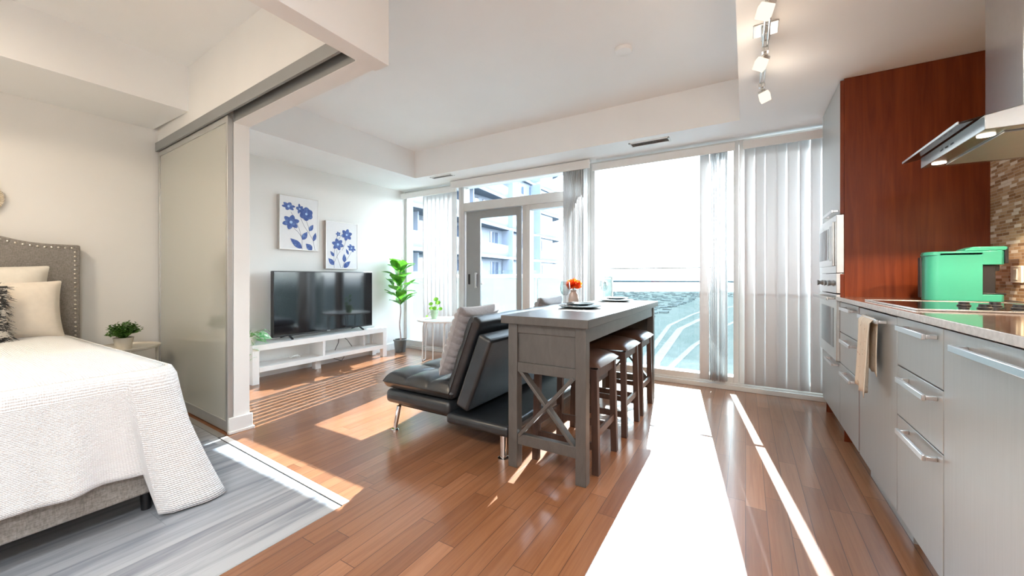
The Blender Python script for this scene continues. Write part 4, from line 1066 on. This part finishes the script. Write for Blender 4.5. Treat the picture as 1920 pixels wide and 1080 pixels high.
# extractor hood
r = root('range_hood', (.95, 2.445, 1.62), 'steel and glass extractor hood over the cooktop', 'range hood')
m = MB(); m.box(.92, 1.2, 2.305, 2.585, 1.66, 2.385); obj('chimney', m, M['steel'], r, bevel=.002)
m = MB(); m.prism([(.70, 1.668), (.71, 1.668), (.95, 1.72), (1.2, 1.72), (1.2, 1.726), (.95, 1.726), (.70, 1.674)], 'Y', 2.165, 2.78); obj('glass_canopy', m, M['hoodglass'], r, bevel=.001)
m = MB(); m.box(.698, .702, 2.165, 2.78, 1.667, 1.677); obj('canopy_edge', m, M['steel'], r)
m = MB(); m.prism([(.75, 1.62), (1.2, 1.62), (1.2, 1.715), (.95, 1.715), (.75, 1.672)], 'Y', 2.11, 2.715); hbod = obj('body', m, M['steel'], r, bevel=.002)
m = MB(); m.box(.82, 1.14, 2.17, 2.655, 1.614, 1.6195); obj('filter', m, M['alud'], hbod, bevel=.001)
for (x, y) in ((.785, 2.20), (.785, 2.62), (1.17, 2.20), (1.17, 2.62)):
    m = MB(); m.lathe([(.024, 0), (.024, -.003), (.001, -.004)], (x, y, 1.62), 20); obj('lamp', m, M['lampcore'], hbod)
    l = bpy.data.lights.new('lamp', 'SPOT'); l.energy = 12; l.color = (1, .78, .55); l.spot_size = 2.2; l.shadow_soft_size = .02
    lo = bpy.data.objects.new('hood_lamp', l); C.objects.link(lo); lo.location = (x, y, 1.612)
m = MB(); 
for k in range(3): m.box(.7485, .75, 2.36 + k * .05, 2.385 + k * .05, 1.642, 1.648)
obj('buttons', m, M['dark'], hbod)
# ------------------------------------------------------------------ balcony and outside
b = MB(); b.box(-6.5, -1.56, 4.46, 6.0, -.16, -.02); b.box(-1.56, 1.4, 4.46, 4.66, -.16, -.02); o = struct('balcony_floor', b, simple('balcony_concrete', (.32, .32, .31), .8, .1, 4), smooth=0)
r = root('balcony_railing', (-3.9, 5.45, -.02), 'white tube railing over frosted glass outside the balcony door', 'railing')
m = MB(); m.tube([(-6.4, 5.45, 1.095), (-1.62, 5.45, 1.095)], .032, 14); obj('top_rail', m, M['white'], r)
m = MB(); m.box(-6.4, -1.62, 5.445, 5.455, 1.13, 1.19); obj('upper_glass', m, M['glassc'], r, smooth=0)
FG = NT('frosted_glass'); _tr = FG.n('BsdfTranslucent'); _tr.inputs[0].default_value = (.30, .335, .325, 1); _tp = FG.n('BsdfTransparent'); _tp.inputs[0].default_value = (.46, .52, .50, 1)
_mx = FG.n('MixShader'); _mx.inputs[0].default_value = .45; FG.l(_tr.outputs[0], _mx.inputs[1]); FG.l(_tp.outputs[0], _mx.inputs[2]); FG = FG.finish(_mx.outputs[0])
for i in range(4):
    m = MB(); m.box(-6.4 + i * 1.195 + .01, -6.4 + (i + 1) * 1.195 - .01, 5.447, 5.453, .02, 1.06); obj('glass_panel', m, FG, r, smooth=0)
for i in range(5):
    m = MB(); x = -6.4 + i * 1.195; m.box(x - .012, x + .012, 5.43, 5.47, -.02, 1.09); obj('post', m, M['alu'], r, bevel=.002)
M['guard'] = thin_glass('tinted_guard_glass', (.80, .825, .81), .8)
r = root('balcony_railing', (-.2, 4.62, -.02), 'clear glass railing with thin top rail outside the large clear window', 'railing')
m = MB(); m.box(-1.52, 1.3, 4.612, 4.628, 1.175, 1.188); obj('top_rail', m, M['alud'], r)
for i in range(2):
    m = MB(); m.box(-1.46 + 1.38 * i, -.09 + 1.38 * i, 4.617, 4.623, .0, 1.175); obj('glass_panel', m, M['guard'], r, smooth=0)
m = MB(); m.box(-1.53, -1.49, 4.60, 4.64, -.02, 1.12); obj('post', m, M['alu'], r, bevel=.002)
m = MB(); m.sphere((-1.46, 4.60, 1.02), .022); obj('clamp', m, M['chrome'], r)

# neighbouring tower with curved balconies
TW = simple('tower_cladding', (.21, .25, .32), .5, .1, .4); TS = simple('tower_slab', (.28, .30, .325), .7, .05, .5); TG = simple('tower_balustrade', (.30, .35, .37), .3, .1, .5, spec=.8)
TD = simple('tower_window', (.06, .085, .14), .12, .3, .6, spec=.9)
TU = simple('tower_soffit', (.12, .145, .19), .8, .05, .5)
TX, TYa, TYb = -21.0, 8.0, 49.0
r = root('apartment_tower', (TX - 8, 27, -60), 'neighbouring high rise with curved glass balconies seen through the balcony door', 'building')
m = MB(); m.box(TX - 16, TX, TYa, TYb - 4, -60, 22); obj('wall', m, TW, r, smooth=0)
fh = 2.9
def outline(off):
    pts = [(TX - 3, TYa)]; 
    for i in range(25):
        t = i / 24; y = TYa + (TYb - TYa - 3) * t
        pts.append((TX + 1.2 + off + 1.0 * sin(t * pi * 1.5 + .4), y))
    xe, ye = pts[-1]
    for i in range(1, 9):
        a = i / 8 * pi / 2; pts.append((xe - (1 - cos(a)) * 4, ye + sin(a) * 3))
    pts.append((TX - 3, ye + 3)); return pts
for k in range(-6, 7):
    z = .2 + k * fh
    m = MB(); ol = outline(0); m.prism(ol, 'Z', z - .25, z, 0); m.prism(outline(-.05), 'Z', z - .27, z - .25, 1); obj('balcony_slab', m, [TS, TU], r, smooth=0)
    m = MB(); o1 = outline(-.08)[1:-1]
    m.add([(x, y, z) for x, y in o1] + [(x, y, z + 1.1) for x, y in o1], [(i, i + 1, i + 1 + len(o1), i + len(o1)) for i in range(len(o1) - 1)])
    obj('balustrade', m, TG, r, smooth=60, solid=.02)
    y = TYa + 1.0
    rnd = random.Random(k + 40)
    if -3 <= k <= 4:
        m = MB()
        while y < TYb - 6:
            w = rnd.choice((1.3, 1.8, 2.4)); m.box(TX, TX + .05, y, y + w, z + .05, z + 2.35); m.box(TX, TX + .07, y + w / 2 - .04, y + w / 2 + .04, z + .05, z + 2.35, 1); y += w + rnd.choice((.7, 1.4))
        obj('windows', m, [TD, TS], r, smooth=0)
        m = MB()
        for yy in (14, 20, 26.5, 33, 39): m.box(TX, TX + 1.3, yy, yy + .12, z, z + 2.6)
        obj('privacy_screens', m, TW, r, smooth=0)

# far below: city, lake, far shore
_t = NT('city_ground'); _v = _t.coord()
_a = _t.noise(_v, .006, 6, .65); _b2 = _t.noise(_v, .045, 5, .7)
_vo = _t.n('TexVoronoi'); _t.l(_v, _vo.inputs[0]); _vo.inputs['Scale'].default_value = .035
_c1 = _t.ramp(_a, [(.38, (.06, .07, .064)), (.5, (.08, .088, .08)), (.62, (.10, .105, .10))])
_c2 = _t.ramp(_b2, [(.42, (.055, .068, .06)), (.56, (.085, .09, .084)), (.66, (.14, .14, .135))])
_c3 = _t.ramp(_vo.outputs[0], [(.10, (.13, .14, .14)), (.16, (.07, .09, .085))])
CG = _t.finish(_t.bsdf(color=_t.mix(.35, _t.mix(.5, _c1, _c2), _c3), rough=.9, spec=0.0))
b = MB(); 
coast = [(-6000, 1500), (-1200, 2300), (-700, 3050), (-300, 3350), (300, 3300), (2500, 3600), (6000, 3500)]
b.prism([(-6000, -500)] + [(6000, -500)] + coast[::-1], 'Z', -111, -110); struct('ground', b, CG, smooth=0)
b = MB(); b.box(-40000, 40000, -500, 42000, -113, -112); o = obj('lake', b, simple('lake_water', (.085, .105, .115), .35, .03, .001), smooth=0); props(o, 'pale open lake far below beyond the city', 'lake', kind='stuff')
b = MB(); b.prism([(-9000, 7600), (-6000, 7000), (-2500, 8200), (1500, 9500), (5000, 12000), (-9000, 12000)], 'Z', -112, -98); b.prism([(1500, 9500), (-2500, 8200), (-2600, 9000), (1400, 10300)], 'Z', -98, -85)
o = obj('far_shore', b, simple('far_shore_green', (.05, .07, .08), .9, .1, .002, spec=0.0), smooth=0); props(o, 'low hazy strip of land on the horizon across the lake', 'land')
RM = simple('road_concrete', (.14, .14, .14), .8, .06, .02, spec=0.0)
def road(pts, w, label):
    m = MB()
    for i in range(len(pts) - 1):
        a = Vector(pts[i]); c = Vector(pts[i + 1]); n = Vector((-(c - a).y, (c - a).x)).normalized() * w / 2
        m.add([(*(a - n), -109.8), (*(c - n), -109.8), (*(c + n), -109.8), (*(a + n), -109.8)], [(0, 1, 2, 3)])
    o = obj('highway', m, RM, loc=(pts[0][0], pts[0][1], -109.9), smooth=0, solid=.3); props(o, label, 'road', 'roads far below')
road([(-60, 300), (-101, 529), (-120, 900), (-104, 1112), (-60, 1600), (100, 2400)], 13, 'pale highway far below, the left of the three')
road([(-90, 300), (-122, 600), (-150, 950), (-135, 1270), (-90, 1700)], 9, 'pale narrow road far below beside the left highway')
road([(-45, 300), (-80, 490), (-72, 690), (-40, 1000), (60, 1700)], 8, 'pale road far below, the right of the three')
m = MB(); rnd = random.Random(77); BL = simple('far_blocks', (.085, .10, .10), .8, .35, .05, spec=0.0)
for i in range(1500):
    y = rnd.uniform(350, 3000); x = y * rnd.uniform(-.55, .12); s = rnd.uniform(5, 14); hh = rnd.uniform(2, 6)
    if -215 < x < 140 and y < 2500 and abs(x + 90) < 135 + (y > 1500) * 150: continue
    m.box(x - s, x + s, y - s * rnd.uniform(.5, 1.4), y + s, -110, -110 + hh)
o = obj('distant_buildings', m, BL, loc=(0, 1500, -110), smooth=0); props(o, 'countless small buildings spread over the city far below', 'buildings', kind='stuff')

# ------------------------------------------------------------------ light
w = bpy.data.worlds.new('sky'); SC.world = w; w.use_nodes = True; nt = w.node_tree; nt.nodes.clear()
out = nt.nodes.new('ShaderNodeOutputWorld'); bg = nt.nodes.new('ShaderNodeBackground'); tc = nt.nodes.new('ShaderNodeTexCoord'); sp = nt.nodes.new('ShaderNodeSeparateXYZ'); rp = nt.nodes.new('ShaderNodeValToRGB')
nt.links.new(tc.outputs['Generated'], sp.inputs[0]); nt.links.new(sp.outputs[2], rp.inputs[0]); nt.links.new(rp.outputs[0], bg.inputs[0]); nt.links.new(bg.outputs[0], out.inputs[0])
e = rp.color_ramp.elements; e[0].position = 0.0; e[0].color = (.93, .97, 1, 1); e[1].position = 1.0; e[1].color = (.48, .68, 1, 1)
k_ = e.new(.12); k_.color = (.93, .97, 1, 1); k_ = e.new(.5); k_.color = (.66, .82, 1, 1)
bg.inputs[1].default_value = SKY
s = bpy.data.lights.new('sun', 'SUN'); s.energy = SUN; s.angle = radians(.27); s.color = (.93, .97, 1.0)
so = bpy.data.objects.new('sun', s); C.objects.link(so)
so.rotation_euler = Vector((.148, -.989, -.70)).to_track_quat('-Z', 'Y').to_euler()

cam = bpy.data.cameras.new('camera'); cam.sensor_width = 36; cam.lens = 36 * 730 / 1920; cam.shift_y = -20.5 / 1920; cam.clip_end = 60000; cam.clip_start = .02
co = bpy.data.objects.new('camera', cam); C.objects.link(co); co.location = (0, 0, 1.08); co.rotation_euler = (pi / 2, 0, radians(30.96)); SC.camera = co
SC.view_settings.view_transform = 'Standard'; SC.view_settings.look = 'None'; SC.view_settings.gamma = 1; SC.view_settings.use_curve_mapping = False
SC.view_settings.exposure = EXPO
cy = SC.cycles; cy.use_denoising = True; cy.max_bounces = 12; cy.diffuse_bounces = 8; cy.glossy_bounces = 5; cy.transparent_max_bounces = 16; cy.transmission_bounces = 6
cy.sample_clamp_indirect = 8; cy.caustics_reflective = False; cy.caustics_refractive = False
try: cy.denoiser = 'OPENIMAGEDENOISE'; cy.denoising_prefilter = 'ACCURATE'
except Exception: pass
